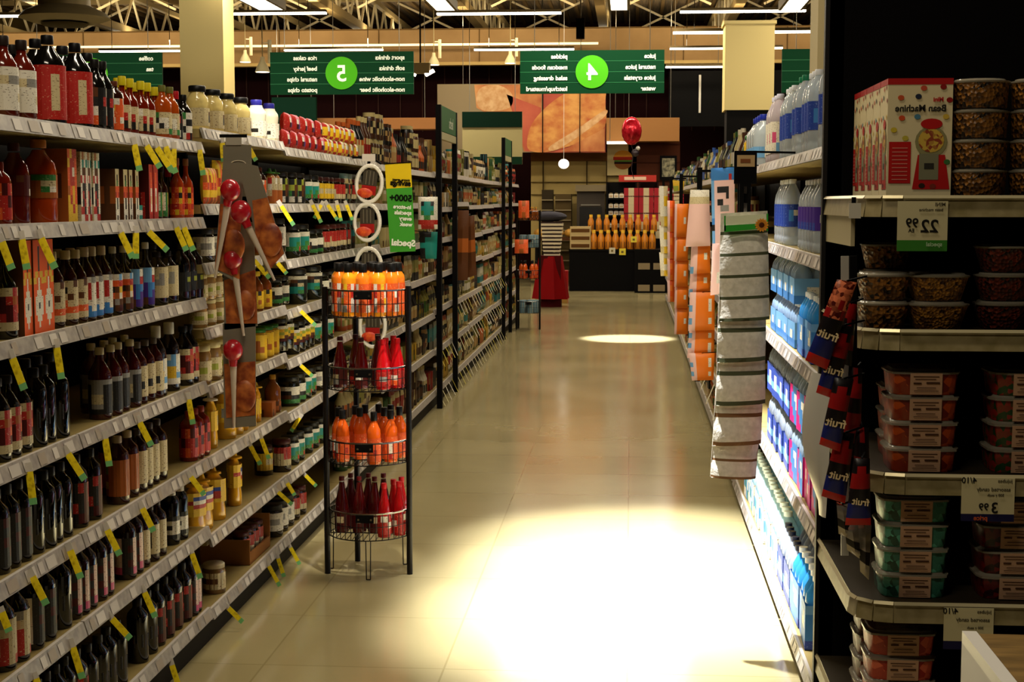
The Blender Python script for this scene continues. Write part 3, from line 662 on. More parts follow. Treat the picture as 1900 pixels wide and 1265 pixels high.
# ---- A1 top shelf
z0 = ZA[0]; w_ = nA[0]
row(-1, z0, [8, 40], pr_white_jar, 'sauce_bottle', 'sauce bottle with pale label', w_, back=.06)
row(-1, z0, [24], pr_soy, 'sauce_bottle', 'dark bottle behind pale-labelled ones', w_, back=.13)
row(-1, z0, [92, 143], pr_black_jug, 'sauce_jug', 'black jug with large red label', w_, back=.06)
row(-1, z0, [70, 118, 165], pr_black_jug, 'sauce_jug', 'black jug in the second row', w_, back=.16, sc=1.02)
row(-1, z0, [176, 190], pr_soy, 'sauce_bottle', 'dark bottle with small mixed label', w_)
row(-1, z0, [209], pr_orange_lab, 'sauce_bottle', 'small bottle with orange label', w_)
row(-1, z0, [225, 243, 262, 275], pr_yel_cap, 'hot_sauce_bottle', 'hot sauce bottle with yellow cap', w_)
row(-1, z0, [218, 236, 254, 270, 288], pr_yel_cap, 'hot_sauce_bottle', 'yellow-capped hot sauce in second row', w_, back=.11, sc=1.03)
row(-1, z0, [301, 314], pr_mexi, 'sauce_bottle', 'round-shouldered orange sauce bottle', w_)
row(-1, z0, [327], pr_red_cap, 'hot_sauce_bottle', 'dark bottle with red cap', w_)
row(-1, z0, [340], pr_grn_lab, 'sauce_bottle', 'dark bottle with green and white label', w_)
# ---- B1
z0 = ZB[0]; w_ = nB[0]
row(-1, z0, [365, 392, 420, 447], pr_mayo, 'mayonnaise_bottle', 'cream mayonnaise bottle with black cap', w_, back=.06, rot=-1.2)
row(-1, z0, [380, 408, 436], pr_mayo, 'mayonnaise_bottle', 'cream mayonnaise bottle in second row', w_, back=.19, rot=-1.2)
row(-1, z0, [475, 499], pr_mayo_b, 'mayonnaise_bottle', 'bright white mayonnaise bottle with blue cap', w_, back=.05, rot=-1.2)
row(-1, z0, [462, 487], pr_mayo, 'mayonnaise_bottle', 'mayonnaise bottle behind blue-capped ones', w_, back=.19, rot=-1.2)
z0 = ZC[0]; w_ = 'top shelf beside mayonnaise'
row(-1, z0, rng(528, 592, 6), pr_packet_r, 'seasoning_packet', 'red packet, lower layer', w_, 'packet', .05)
row(-1, z0, rng(532, 588, 5), pr_packet_r, 'seasoning_packet', 'red packet, upper layer', w_, 'packet', .06, dz=.075)
row(-1, z0, rng(600, 655, 7), pr_packet_m, 'seasoning_packet', 'yellow packet, lower layer', w_, 'packet', .05)
row(-1, z0, rng(604, 650, 6), pr_packet_m, 'seasoning_packet', 'yellow packet, upper layer', w_, 'packet', .06, dz=.075)
row(-1, z0, rng(530, 640, 12), pr_packet_r, 'seasoning_packet', 'red packet in the back row', w_, 'packet', .2, sc=1.25)
# ---- A2
z0 = ZA[1]; w_ = nA[1]
row(-1, z0, [-4], pr_tomato, 'sauce_jar', 'red-labelled jar at picture edge', w_, 'jar')
row(-1, z0, [27], pr_dk_sauce, 'sauce_bottle', 'dark red sauce bottle', w_, back=.07)
row(-1, z0, [75], pr_big_sauce, 'sauce_bottle', 'large orange-red bottle with tan cap', w_, back=.06)
row(-1, z0, [112], pr_ybox, 'sauce_carton', 'yellow and red carton', w_, 'carton')
row(-1, z0, [135, 148, 160], pr_rbox, 'sauce_carton', 'white carton with red and black print', w_, 'carton', .045)
row(-1, z0, [178, 190], pr_dk_sauce, 'sauce_bottle', 'short dark bottle by the cartons', w_, back=.12, sc=.72)
row(-1, z0, [200, 219, 229, 239], pr_sbox, 'sauce_carton', 'small carton with orange band', w_, 'carton', .045)
row(-1, z0, [250], pr_green_tag, 'green_shelf_card', 'small green and white card', w_, 'card', .03)
row(-1, z0, [254], pr_ygr, 'hot_sauce_bottle', 'thin green-labelled bottle behind card', w_, back=.08, sc=.9)
row(-1, z0, [267, 276], pr_redtall, 'sauce_carton', 'tall red carton', w_, 'carton')
row(-1, z0, [290, 300], pr_ygr, 'hot_sauce_bottle', 'thin bottle with yellow and green label', w_)
row(-1, z0, [314], pr_red_cap, 'hot_sauce_bottle', 'dark hot sauce bottle in the shade', w_, back=.1)
row(-1, z0, [329, 343], pr_hot, 'hot_sauce_bottle', 'orange hot sauce bottle', w_)
z0 = ZB[1]; w_ = nB[1]
row(-1, z0, [378, 386, 394], pr_packet_y, 'spice_packet', 'yellow and orange spice packet', w_, 'packet', .04)
row(-1, z0, [402, 410, 418], pr_packet_y, 'spice_packet', 'taller yellow spice packet', w_, 'packet', .07, sc=1.25)
row(-1, z0, [474, 483], pr_orange_lab, 'sauce_bottle', 'small bottle right of baster cards', w_, back=.06)
row(-1, z0, [498, 508], pr_salad, 'salad_topping_shaker', 'tan shaker with green lid', w_, 'shaker', .05)
row(-1, z0, [519], pr_pat, 'dark_jar', 'dark patterned jar by the shaker', w_, 'jar')
z0 = ZC[1]; w_ = 'second shelf left of oval packs'
row(-1, z0, [536, 548], pr_pat, 'dark_jar', 'dark jar with speckled label', w_, 'jar')
row(-1, z0, [562, 574], pr_grlab, 'pickle_jar', 'green-labelled pickle jar', w_, 'jar', sc=1.05)
row(-1, z0, [586, 596, 606], pr_dkj, 'dark_jar', 'dark jar with white and yellow label', w_, 'jar', sc=1.1)
row(-1, z0, [617, 627, 637, 646], pr_dkj2, 'dark_jar', 'dark jar with red label', w_, 'jar', sc=1.1)
# ---- A3
z0 = ZA[2]; w_ = nA[2]
row(-1, z0, [5], pr_redlab, 'sauce_bottle', 'dark bottle with yellow label at picture edge', w_)
row(-1, z0, [32, 52, 73], pr_obox, 'sauce_carton', 'orange carton with white diamond', w_, 'carton', .045)
row(-1, z0, [98, 123, 142], pr_a3brown, 'sauce_bottle', 'brown bottle with cream label', w_)
row(-1, z0, [108, 131, 152, 170], pr_a3brown, 'sauce_bottle', 'brown bottle with cream label in second row', w_, back=.13)
row(-1, z0, [157, 171, 191], pr_a3white, 'sauce_bottle', 'dark bottle with white label', w_)
row(-1, z0, [211, 228], pr_a3multi, 'sauce_bottle', 'slim bottle with many-coloured label', w_)
row(-1, z0, [249, 270], pr_a3blue, 'sauce_bottle', 'slim bottle with blue and red label', w_)
row(-1, z0, [292, 311], pr_a3cream, 'sauce_bottle', 'dark bottle with cream label', w_)
row(-1, z0, [332, 345, 356], pr_a3black, 'sauce_bottle', 'black bottle with green mark', w_)
row(-1, z0, [185, 205, 222, 241, 260, 281], pr_a3black, 'sauce_bottle', 'black bottle in second row', w_, back=.14, sc=1.02)
z0 = ZB[2]; w_ = nB[2]
row(-1, z0, [376, 390, 403], pr_wjar, 'condiment_jar', 'small jar with white label left of cards', w_, 'jar')
row(-1, z0, [482, 492], pr_salad, 'sauce_bottle', 'small tan bottle behind baster cards', w_, 'bottle')
row(-1, z0, [508], pr_wjar, 'condiment_jar', 'jar with white label right of cards', w_, 'jar', sc=1.2)
z0 = ZC[2]; w_ = 'third shelf left of oval packs'
row(-1, z0, [538, 554], pr_grlab, 'pickle_jar', 'broad pickle jar with white label', w_, 'jar', .06, sc=1.15)
row(-1, z0, [570, 583], pr_olive, 'olive_jar', 'dark jar with white-topped label', w_, 'jar', .06)
row(-1, z0, [597, 608, 618, 628, 637], pr_dkj2, 'relish_jar', 'jar with red and white label', w_, 'jar', .05, sc=1.15)
# ---- A4
z0 = ZA[3]; w_ = nA[3]
row(-1, z0, [-8, 12, 36], pr_redlab, 'sauce_bottle', 'dark bottle with cream and red label', w_)
row(-1, z0, [62, 82, 103], pr_black, 'sauce_bottle', 'plain black bottle', w_)
row(-1, z0, [50, 72, 93], pr_black, 'sauce_bottle', 'plain black bottle in second row', w_, back=.13, sc=1.05)
row(-1, z0, [186, 204, 221, 241], pr_bbq, 'barbecue_sauce_bottle', 'dark red barbecue bottle with pale cap', w_)
row(-1, z0, [172, 193, 212, 231], pr_bbq, 'barbecue_sauce_bottle', 'barbecue bottle in second row', w_, back=.13)
row(-1, z0, [256, 271, 284], pr_bbq_c, 'barbecue_sauce_bottle', 'short bottle with cream label', w_)
row(-1, z0, [289, 315], pr_ray, 'barbecue_sauce_bottle', 'dark bottle with yellow sun label, silver cap', w_)
row(-1, z0, [340, 352], pr_redlab, 'barbecue_sauce_bottle', 'bottle with red label by pale jars', w_)
z0 = ZB[3]; w_ = nB[3]
for dz_, nm_ in ((0, 'lower'), (.0945, 'upper')): row(-1, z0, [368, 384, 398], pr_cjar, 'mustard_jar', f'pale yellow jar, {nm_} layer', w_, 'jar', .05, dz=dz_, sc=.93)
row(-1, z0, [411], pr_pat, 'condiment_jar', 'brown jar left of baster cards', w_, 'jar', sc=1.1)
row(-1, z0, [476, 489], pr_yelcap, 'mustard_bottle', 'bottle with yellow cap and label', w_, 'bottle')
row(-1, z0, [503, 517], pr_olive, 'olive_jar', 'dark olive jar with green label', w_, 'jar')
z0 = ZC[3]; w_ = 'fourth shelf left of wire rack'
row(-1, z0, [545, 573], pr_bigol, 'olive_jar', 'large dark jar with teal label', w_, 'jar', .07)
row(-1, z0, [594, 608, 620], pr_olive, 'olive_jar', 'dark olive jar', w_, 'jar')
# ---- A5
z0 = ZA[4]; w_ = nA[4]
row(-1, z0, [-6, 14, 34], pr_black_glint, 'sauce_bottle', 'black bottle with narrow painted highlight', w_)
row(-1, z0, [60, 78, 94, 112], pr_black, 'sauce_bottle', 'plain black bottle', w_)
row(-1, z0, [143, 168], pr_a7, 'sauce_bottle', 'dark bottle with faint red label', w_)
row(-1, z0, [216, 238], pr_a5or, 'sauce_bottle', 'red-brown bottle with orange label', w_)
row(-1, z0, [205, 228], pr_a5or, 'sauce_bottle', 'orange-labelled bottle in second row', w_, back=.13)
row(-1, z0, [254, 266, 279, 293], pr_a5cr, 'sauce_bottle', 'dark bottle with cream speckled label', w_)
row(-1, z0, [352, 362, 372], pr_tomato, 'sauce_bottle', 'dark red bottle left of mustard', w_, sc=1.15)
z0 = ZB[4]; w_ = nB[4]
row(-1, z0, [364, 384, 404], pr_cjar, 'mustard_jar', 'pale mustard jar with cream label', w_, 'jar', .05, sc=1.4)
row(-1, z0, [372, 393, 411], pr_cjar, 'mustard_jar', 'pale mustard jar in second row', w_, 'jar', .13, sc=1.4)
row(-1, z0, [476, 490, 502], pr_yjar, 'mustard_jar', 'yellow jar with green lid', w_, 'jar')
row(-1, z0, [515, 525], pr_yellab, 'relish_jar', 'dark jar with yellow label', w_, 'jar')
z0 = ZC[4]; w_ = 'fifth shelf left of wire rack'
row(-1, z0, [537, 548, 558, 567], pr_yellab, 'relish_jar', 'dark jar with yellow label', w_, 'jar')
row(-1, z0, [581, 592, 603], pr_grlab, 'pickle_jar', 'jar with pale teal label', w_, 'jar')
# ---- A6
z0 = ZA[5]; w_ = nA[5]
row(-1, z0, [-2, 22], pr_cream_lab, 'sauce_bottle', 'dark bottle with cream and red label', w_)
row(-1, z0, [56, 78], pr_black_glint, 'sauce_bottle', 'black bottle with painted highlight', w_)
row(-1, z0, [108], pr_black, 'sauce_bottle', 'plain black bottle', w_)
row(-1, z0, [132, 143, 157, 178, 190], pr_pink, 'sauce_bottle', 'dark bottle with pinkish stripe', w_)
row(-1, z0, [231, 245], pr_pink, 'sauce_bottle', 'bottle with broad pink stripe', w_, sc=1.02)
row(-1, z0, [262, 277, 291], pr_a5cr, 'sauce_bottle', 'short bottle with cream label', w_, sc=.92)
row(-1, z0, [318, 331], pr_silver, 'sauce_bottle', 'black bottle with silver top, oval label', w_, sc=.9)
z0 = ZB[5]; w_ = nB[5]
row(-1, z0, [390], pr_mustard, 'mustard_bottle', 'yellow squeeze bottle with grey label', w_, back=.05, rot=-1.2)
row(-1, z0, [418, 432], pr_mustard, 'mustard_bottle', 'yellow squeeze bottle, back to camera', w_, back=.05, rot=-2.6)
row(-1, z0, [449, 463, 476], pr_yflip, 'mustard_bottle', 'small yellow-orange bottle under the basters', w_, back=.045, rot=-1.2)
row(-1, z0, [404, 424, 446], pr_mustard, 'mustard_bottle', 'yellow squeeze bottle in second row', w_, back=.19, rot=-1.2)
row(-1, z0, [507], pr_brnyel, 'mustard_bottle', 'brown and yellow bottle', w_)
row(-1, z0, [494], carton(.07, .07, .06, ['aaaa', 'anaa'], None, 'a'), 'small_carton', 'small brown carton beside brown bottle', w_, 'carton')
z0 = ZC[5]; w_ = 'sixth shelf left of wire rack'
row(-1, z0, [534, 546], pr_olive, 'olive_jar', 'dark jar with white band', w_, 'jar', sc=1.1)
row(-1, z0, [560, 571], pr_grlab, 'pickle_jar', 'jar with green label', w_, 'jar')
row(-1, z0, [586, 598], pr_wjar, 'pickle_jar', 'dark jar with white label', w_, 'jar')
# ---- A7
z0 = ZA[6]; w_ = nA[6]
row(-1, z0, [70, 88, 104, 122, 140], pr_a7, 'sauce_bottle', 'dark bottle with dull label', w_)
row(-1, z0, [160, 180, 198, 214], pr_black, 'sauce_bottle', 'black glossy bottle', w_, sc=.95)
row(-1, z0, [256, 274], pr_black, 'sauce_bottle', 'black bottle with faint side label', w_)
row(-1, z0, [290, 306, 322, 338], pr_a7, 'sauce_bottle', 'dark bottle with reddish label', w_)
row(-1, z0, [268, 286, 304], pr_black, 'sauce_bottle', 'black bottle in second row', w_, back=.13)
row(-1, z0, [349, 356], pr_pink, 'sauce_bottle', 'slim bottle at right end', w_, back=.06)
z0 = ZB[6]; w_ = nB[6]
row(-1, z0, [360, 374], pr_mustard2, 'mustard_bottle', 'yellow squeeze bottle under a yellow tag', w_, back=.06, rot=-2.2)
row(-1, z0, [397], pr_mustard2, 'mustard_bottle', 'yellow squeeze bottle turned sideways', w_, back=.07, rot=.5)
row(-1, z0, [433], pr_mustard2, 'mustard_bottle', 'large yellow squeeze bottle with red-blue label', w_, back=.06, rot=-1.3, sc=1.05)
z0 = ZC[6]; w_ = 'seventh shelf left of wire rack'
row(-1, z0, [489, 502], pr_dkj, 'dark_jar', 'dim jar behind yellow tags', w_, 'jar', .12, sc=1.1)
row(-1, z0, [520], pr_dkj2, 'dark_jar', 'dark jar with red and white label', w_, 'jar', .07, sc=1.2)
row(-1, z0, [537, 548], pr_grlab, 'pickle_jar', 'jar with pale green label', w_, 'jar')
row(-1, z0, [566, 578, 590], pr_grlab, 'pickle_jar', 'small jar with green and white label', w_, 'jar', sc=.95)
z0 = ZB[7]; w_ = nB[7]
row(-1, z0, [395], bottle('jar', .042, .11, '#7a5a30', '#c0b090', ['cccccc', 'cnkknc', 'cccccc'], (.15, .7), 1, .16), 'condiment_jar', 'small jar with tan label, alone', w_, 'jar', .06)
y = solveY(447, LX - .12, .15)
cb = thing('cardboard_tray', 'open brown cardboard tray of jars on mid left bottom shelf', 'cardboard box', (LX - .14, y, ZB[7] + .001))
CBM = M('#8a5a2c', .8)
link('tray_body', MB().box(-.1, -.17, 0, .1, .17, .008, CBM).box(-.1, -.17, .008, .1, -.162, .1, CBM).box(-.1, .162, .008, .1, .17, .14, CBM).box(-.1, -.162, .008, -.092, .162, .14, CBM).box(.092, -.162, .008, .1, .162, .045, CBM).mesh('tray_body'), cb)
for i in range(4):
    put(pr_dkj2, 'relish_jar', f'red and white jar inside the cardboard tray, {od(i)} from left', 'jar', 'jars in the cardboard tray', (LX - .09, y - .115 + i * .077, ZB[7] + .011), 0, .95)
row(-1, ZC[7], [505, 516, 527], pr_wjar, 'condiment_jar', 'jar with pale label right of tray', nB[7], 'jar', sc=1.15)
row(-1, ZC[7], [541, 552], pr_dkj2, 'dark_jar', 'dark jar at right', nB[7], 'jar', sc=1.1)

# ---- yellow price tags hanging from the rails (pixel ends of each strip)
TAGM = noisy('yellow_tag_print', '#c8a800', '#ffe41c', 60, .5, lo=.3, hi=.5)
TAGG = M('#7cc27a', .5); TCLR = M('#cfc8bc', .3)
def hang_tag(i, x0, y0, x1, y1, where, X_=LX + .004):
    a = PX(x0, y0, X_); b = PY(x1, y1, a.y - .01); s_ = a.y / F
    wd = (.0095 if a.y < 5.4 else .0085); d = (b - a); n_ = Vector((1, 0, 0)) * wd
    o = thing('hanging_price_tag', f'yellow price tag with green end, {od(i)} from left, {where}', 'price tag', a, 0, 'yellow price tags')
    def seg(nm, u0, u1, m, tk=.0008):
        p = d * u0; q = d * u1; nn = Vector((d.z, 0, -d.x)).normalized() * wd
        mb = MB(); A = [p - nn, p + nn, q + nn, q - nn]
        mb.quad(A, m); mb.quad([v + Vector((0, tk, 0)) for v in A][::-1], m)
        for j in range(4): mb.quad([A[j], A[j] + Vector((0, tk, 0)), A[(j + 1) % 4] + Vector((0, tk, 0)), A[(j + 1) % 4]], m)
        link(nm, mb.mesh(nm), o)
    up = -.28
    seg('clear_strip', up, 0, TCLR); seg('yellow_strip', 0, .8, TAGM); seg('green_end', .8, 1, TAGG)
TG = [('under near left top shelf', [(249, 268, 259, 317), (272, 270, 297, 311), (291, 274, 319, 317), (307, 272, 326, 321), (322, 276, 322, 321), (370, 278, 377, 325), (412, 265, 415, 300), (460, 270, 475, 298)]),
 ('under near left second shelf', [(3, 449, 22, 500), (40, 444, 50, 500), (76, 442, 102, 498), (224, 432, 246, 478), (252, 432, 252, 480), (276, 430, 311, 465), (327, 422, 346, 465), (341, 422, 359, 465)]),
 ('under near left third shelf', [(23, 665, 45, 723), (105, 645, 114, 703)]),
 ('under near left fourth shelf', [(54, 875, 62, 936), (126, 842, 157, 890), (195, 814, 203, 865), (259, 784, 281, 827), (350, 741, 358, 787)]),
 ('under near left fifth shelf', [(60, 1070, 86, 1122), (130, 1021, 150, 1073), (199, 983, 222, 1030), (264, 943, 285, 986), (354, 885, 379, 918)]),
 ('under near left sixth shelf', [(3, 1136, 17, 1172), (135, 1201, 153, 1259), (208, 1148, 242, 1185), (268, 1099, 288, 1145), (356, 1027, 372, 1073)]),
 ('under the bottom left shelf', [(66, 1259, 80, 1300), (319, 1234, 332, 1275), (424, 1128, 450, 1154), (499, 1050, 519, 1087), (516, 1036, 527, 1070), (539, 1016, 556, 1047)]),
 ('under the mid left shelves near mustard', [(465, 828, 483, 862), (485, 814, 499, 851), (516, 913, 542, 936), (533, 896, 547, 919), (567, 882, 587, 902), (556, 775, 540, 800)]),
 ('under mid left second shelf', [(522, 382, 545, 418), (580, 380, 596, 413), (596, 380, 583, 405), (608, 380, 626, 408), (626, 380, 633, 410), (643, 380, 654, 408)]),
 ('mid left middle shelves', [(472, 483, 500, 516), (515, 488, 532, 508), (558, 577, 586, 604), (558, 678, 580, 698)])]
for w_, lst in TG:
    for i, q in enumerate(lst): hang_tag(i, *q, w_)
# ================================================================ far products on the left shelving (bays five to fourteen) and the right shelving
def small(kind, c1, c2, c3, r=.035, h=.13):
    mb = MB(); b_ = M(c1, .3); l_ = M(c2, .5); k_ = M(c3, .45)
    if kind == 'jar':
        mb.lathe([(r * .95, 0), (r, .004), (r, h * .78), (r * .9, h * .84)], b_, 10); mb.lathe([(r * .93, h * .84), (r * .93, h)], k_, 10)
        mb.cyl(r * 1.02, h * .2, h * .68, ['aab', 'aba'], {'a': l_, 'b': k_}, 3)
    elif kind == 'bottle':
        mb.lathe([(r * .95, 0), (r, .004), (r, h * .58), (r * .4, h * .8), (r * .36, h * .9)], b_, 10); mb.lathe([(r * .42, h * .88), (r * .42, h)], k_, 8)
        mb.cyl(r * 1.02, h * .12, h * .52, ['aab', 'aaa', 'baa'], {'a': l_, 'b': k_}, 3)
    elif kind == 'can':
        mb.lathe([(r * .96, 0), (r, .004), (r, h - .004), (r * .96, h)], k_, 12); mb.cyl(r * 1.01, h * .05, h * .95, ['aaab', 'abaa', 'cccc'], {'a': l_, 'b': k_, 'c': b_}, 2)
    elif kind == 'box':
        mb = MB(); pal = {'a': b_, 'b': l_, 'c': k_}; rows = ['aaa', 'bbb', 'bbb', 'bcb', 'aaa', 'aaa']
        for fn in (lambda u, v: (r, -r * 1.2 + 2.4 * r * u, h * v), lambda u, v: (-r, r * 1.2 - 2.4 * r * u, h * v), lambda u, v: (-r + 2 * r * u, -r * 1.2, h * v), lambda u, v: (r - 2 * r * u, r * 1.2, h * v)): mb.grid(fn, rows, pal)
        for zz, s_ in ((h, 1), (0, -1)): mb.quad([(-r, -r * 1.2, zz), (r, -r * 1.2, zz), (r, r * 1.2, zz), (-r, r * 1.2, zz)][::s_], b_)
    elif kind == 'bag':
        pal = {'a': b_, 'b': l_, 'c': k_}; rows = ['cc', 'aa', 'bb', 'ba', 'ab', 'cc']; mb = MB()
        for s_ in (1, -1):
            def fn(u, v, s_=s_): return (s_ * .022 * (math.sin(math.pi * min(max(u, 0), 1)) * math.sin(math.pi * min(max(v, 0), 1))) ** .5, s_ * (-r * 1.3 + 2.6 * r * u), h * v)
            mb.grid(fn, [x_ * 2 for x_ in rows], pal)
    return [[kind, mb.mesh(kind, kind != 'box')]]
CN = [('black', '#0a0806'), ('brown', '#3c200e'), ('cream', '#a89868'), ('yellow', '#a88424'), ('red', '#7c1410'), ('green', '#24461c'), ('white', '#c0b8a4'), ('orange', '#a04a16'), ('olive', '#6f6a2a'), ('blue', '#2b4a8c'), ('teal', '#1e6a6a'), ('tan', '#9a7a48')]
CD = dict(CN); CACHE = {}
def far_row(bay, y0, y1, zz, hmax, side, si, rr, kinds, cols, place, step_mul=1.0, back=.06):
    y = y0 + .05; n = 0
    while y < y1 - .065:
        kd = rr.choice(kinds); a = rr.choice(cols); b = rr.choice(cols); c = rr.choice(cols)
        while b == a: b = rr.choice(cols)
        h = min(hmax, {'jar': .13, 'bottle': .22, 'can': .12, 'box': .2, 'bag': .2}[kd] * rr.choice((.85, 1, 1.15))); r = {'jar': .04, 'bottle': .035, 'can': .038, 'box': .045, 'bag': .06}[kd]
        key = (kd, a, b, c, round(h, 2)); 
        if key not in CACHE: CACHE[key] = small(kd, CD[a], CD[b], CD[c], r, round(h, 2))
        for q in range(rr.choice((2, 3, 4))):
            if y > y1 - .06: break
            st = h + .002
            nl = 2 if (kd in ('can', 'jar', 'bag') and 2 * h + .03 < hmax + .04 and rr.random() < .6) else 1
            for l_ in range(nl):
                bk_ = max(back, max(abs(v.co.x) for v in CACHE[key][0][1].vertices) + .042); x_ = (LX - bk_) if side < 0 else (RX + bk_)
                nmk = {'bag': 'packet', 'box': 'carton'}.get(kd, kd)
                lb = f'{a} {nmk} with {b} label, {od(n)} along {od(si)} shelf{" (upper)" if l_ else ""}, {place}'
                o = put(CACHE[key], nmk, lb, nmk, f'{a} {nmk} row, {od(si)} shelf, {place}', (x_ + rr.uniform(-.008, .008), y, zz + .0008 + l_ * st), rr.uniform(-.15, .15) + (0 if side < 0 else math.pi))
            n += 1; y += r * (2.6 if kd == 'bag' else 2.45 if kd == 'box' else 2.1) * step_mul
cols_l = ['black', 'brown', 'cream', 'cream', 'yellow', 'red', 'green', 'white', 'orange', 'olive', 'olive', 'tan', 'tan', 'tan', 'black', 'black', 'brown', 'cream', 'olive', 'black', 'teal']
for k in range(4, 14):
    rr = random.Random(100 + k); zs = bay_z(k); a, b = BAY[k]
    for si, zz in enumerate(zs):
        hm = .3 if si == 0 else zs[si - 1] - zz - .075
        kinds = ['bottle', 'box', 'jar', 'bottle'] if si == 0 and k < 7 else ['jar', 'can', 'box', 'bag', 'bottle']
        cc = ['black', 'brown', 'red', 'black', 'cream', 'tan', 'orange', 'brown'] if si == 0 and k < 7 else cols_l
        far_row(k, a + (.3 if k == 4 else 0), b, zz, hm, -1, si, rr, kinds, cc, f'left {od(k)} bay', 1.0 if k < 9 else 1.25)
# white tags fringing the low rails of the far left bays
rr = random.Random(5)
for k in range(7, 12):
    a, b = BAY[k]; zs = bay_z(k); 
    for si in ((4, 5, 6) if k > 7 else (5, 6)):
        for i in range(5):
            y = a + .12 + i * .22; l_ = .11; dy = rr.uniform(-.02, .05)
            mb = MB(); mb.quad([(0, -.012, 0), (.0, .012, 0), (.05, .012 + dy, -l_), (.05, -.012 + dy, -l_)], M(rr.choice(('#d8cf9c', '#e6e0cc', '#cfc04a')), .5)); mb.quad([(-.001, -.012, 0), (-.001, .012, 0), (.049, .012 + dy, -l_), (.049, -.012 + dy, -l_)][::-1], M('#d8cf9c', .5))
            one('hanging_price_tag', mb, f'pale rail tag, {od(i)} on {od(si)} shelf, left {od(k)} bay', 'price tag', 'pale tags on the far left rails', (LX + .003, y, zs[si] - .02))
# ---- hanging merchandise clipped before the far left bays
def clip_pack(nm, label, Y, quad, rows, group=None, th=.02, cat='packet', hook=True):
    """puffed pack hanging at depth Y; quad = pixel corners tl,tr,br,bl"""
    P = [PY(x, y, Y) for x, y in quad]; c = sum(P, Vector()) / 4
    t = thing(nm, label, cat, c, 0, group); mb = MB()
    R = len(rows); C_ = len(rows[0])
    for s_ in (-1, 1):
        def fn(u, v, s_=s_):
            if s_ > 0: u = 1 - u
            u = min(max(u, 0), 1); v = min(max(v, 0), 1)
            p = (P[3] * (1 - u) + P[2] * u) * (1 - v) + (P[0] * (1 - u) + P[1] * u) * v
            b = (math.sin(math.pi * u) * math.sin(math.pi * v)) ** .45 if 0 < u < 1 and 0 < v < 1 else 0
            return p - c + Vector((0, s_ * th / 2 * b, 0))
        mb.grid(fn, [''.join(q * 2 for q in r_) for r_ in rows for _ in (0, 1)], P_)
    link('pack_body', mb.mesh('pack_body', True), t)
    if hook: top = (P[0] + P[1]) / 2 - c; tx = (RX if c.x > -.3 else LX + .0) - c.x; link('peg_hook', MB().bar(top, (tx, .02, top.z + .01), .003, BLK).mesh('peg_hook'), t)
    return t, P, c
# teal and red toy pack, brown boots-like hanging bags
clip_pack('hanging_pack', 'teal and red round pack clipped beside green savings flag', 9.4, [(776, 365), (812, 365), (812, 425), (776, 425)], ['wwwwww', 'wkttkw', 'wttttw', 'wgttgw', 'wwggww', 'rrrrrr', 'wrrrrw'], None, .08)
clip_pack('hanging_pack', 'long dark teal pack hanging below the round toy pack', 9.5, [(778, 430), (812, 430), (810, 480), (780, 480)], ['kkt', 'ktt', 'ttt', 'ktt', 'ktt'], None, .05)
for i, q in enumerate([[(850, 390), (870, 390), (868, 520), (846, 520)], [(868, 400), (880, 400), (884, 510), (868, 515)]]):
    clip_pack('hanging_pack', f'long brown hanging bag before the far left shelves, {od(i)} from left', 12.6 + .12 * i, q, ['n', 'n', 'a', 'n', 'n'], None, .06)
BAGS = [((962, 372, 982, 404), 'oo', 'orange pack hanging above the far wire rack, upper'), ((955, 444, 980, 470), 'oo', 'orange pack on the far wire rack, lower')]
for (x0, y0, x1, y1), r_, lb in BAGS: clip_pack('hanging_pack', lb, 17.9, [(x0, y0), (x1, y0), (x1, y1), (x0, y1)], ['oao', 'ooo', 'oao'], None, .08)

# ================================================================ yellow and green savings flag
Yf = 8.5
P = [PY(x, y, Yf) for x, y in ((714, 304), (762, 301), (771, 466), (724, 468))]
t = thing('savings_flag', 'yellow and green savings flag sticking out of left shelving', 'shelf flag', P[0])
def qf(u, v): return (P[3] * (1 - u) + P[2] * u) * (1 - v) + (P[0] * (1 - u) + P[1] * u) * v - P[0]
def patch(nm, u0, v0, u1, v1, m, off=0, par=None):
    mb = MB(); q = [qf(u0, v0), qf(u1, v0), qf(u1, v1), qf(u0, v1)]
    q = [p + Vector((0, off, 0)) for p in q]; mb.quad(q, m); mb.quad([p + Vector((0, .002, 0)) for p in q][::-1], m)
    return link(nm, mb.mesh(nm), par or t)
patch('yellow_panel', 0, .72, 1, 1, M('#e0c010', .5)); patch('green_panel', 0, 0, 1, .72, M('#3f9a2c', .5))
def ftext(tx, size, m, u, v, bold=.002):
    mb = text_mb(tx, size, m, True, bold, 'LEFT', .001); p = qf(u, v) + Vector((0, -.003, 0)); link('lettering', mb.mesh('lettering'), t, p, (0, math.radians(3), 0))
KT = M('#151208', .6); WT = M('#eef2e4', .6)
ftext('more great', .022, KT, .93, .785, .0008); ftext('savings', .042, KT, .95, .735, .002)
ftext('5000+', .05, M('#0c1408', .6), .97, .56, .002)
for i, s_ in enumerate(('in-store', 'specials', 'every', 'week')): ftext(s_, .032, WT, .92, .475 - i * .065, .0012)
ftext('Special', .05, WT, 1.0, .055, .002)
link('clip_arm', MB().bar(tuple(P[0] * 0 + Vector((-.02, 0, .0))), (LX + .01 - P[0].x, 0, .02), .008, BLK).bar((0, 0, 0), tuple(P[1] - P[0]), .004, BLK).mesh('clip_arm'), t)

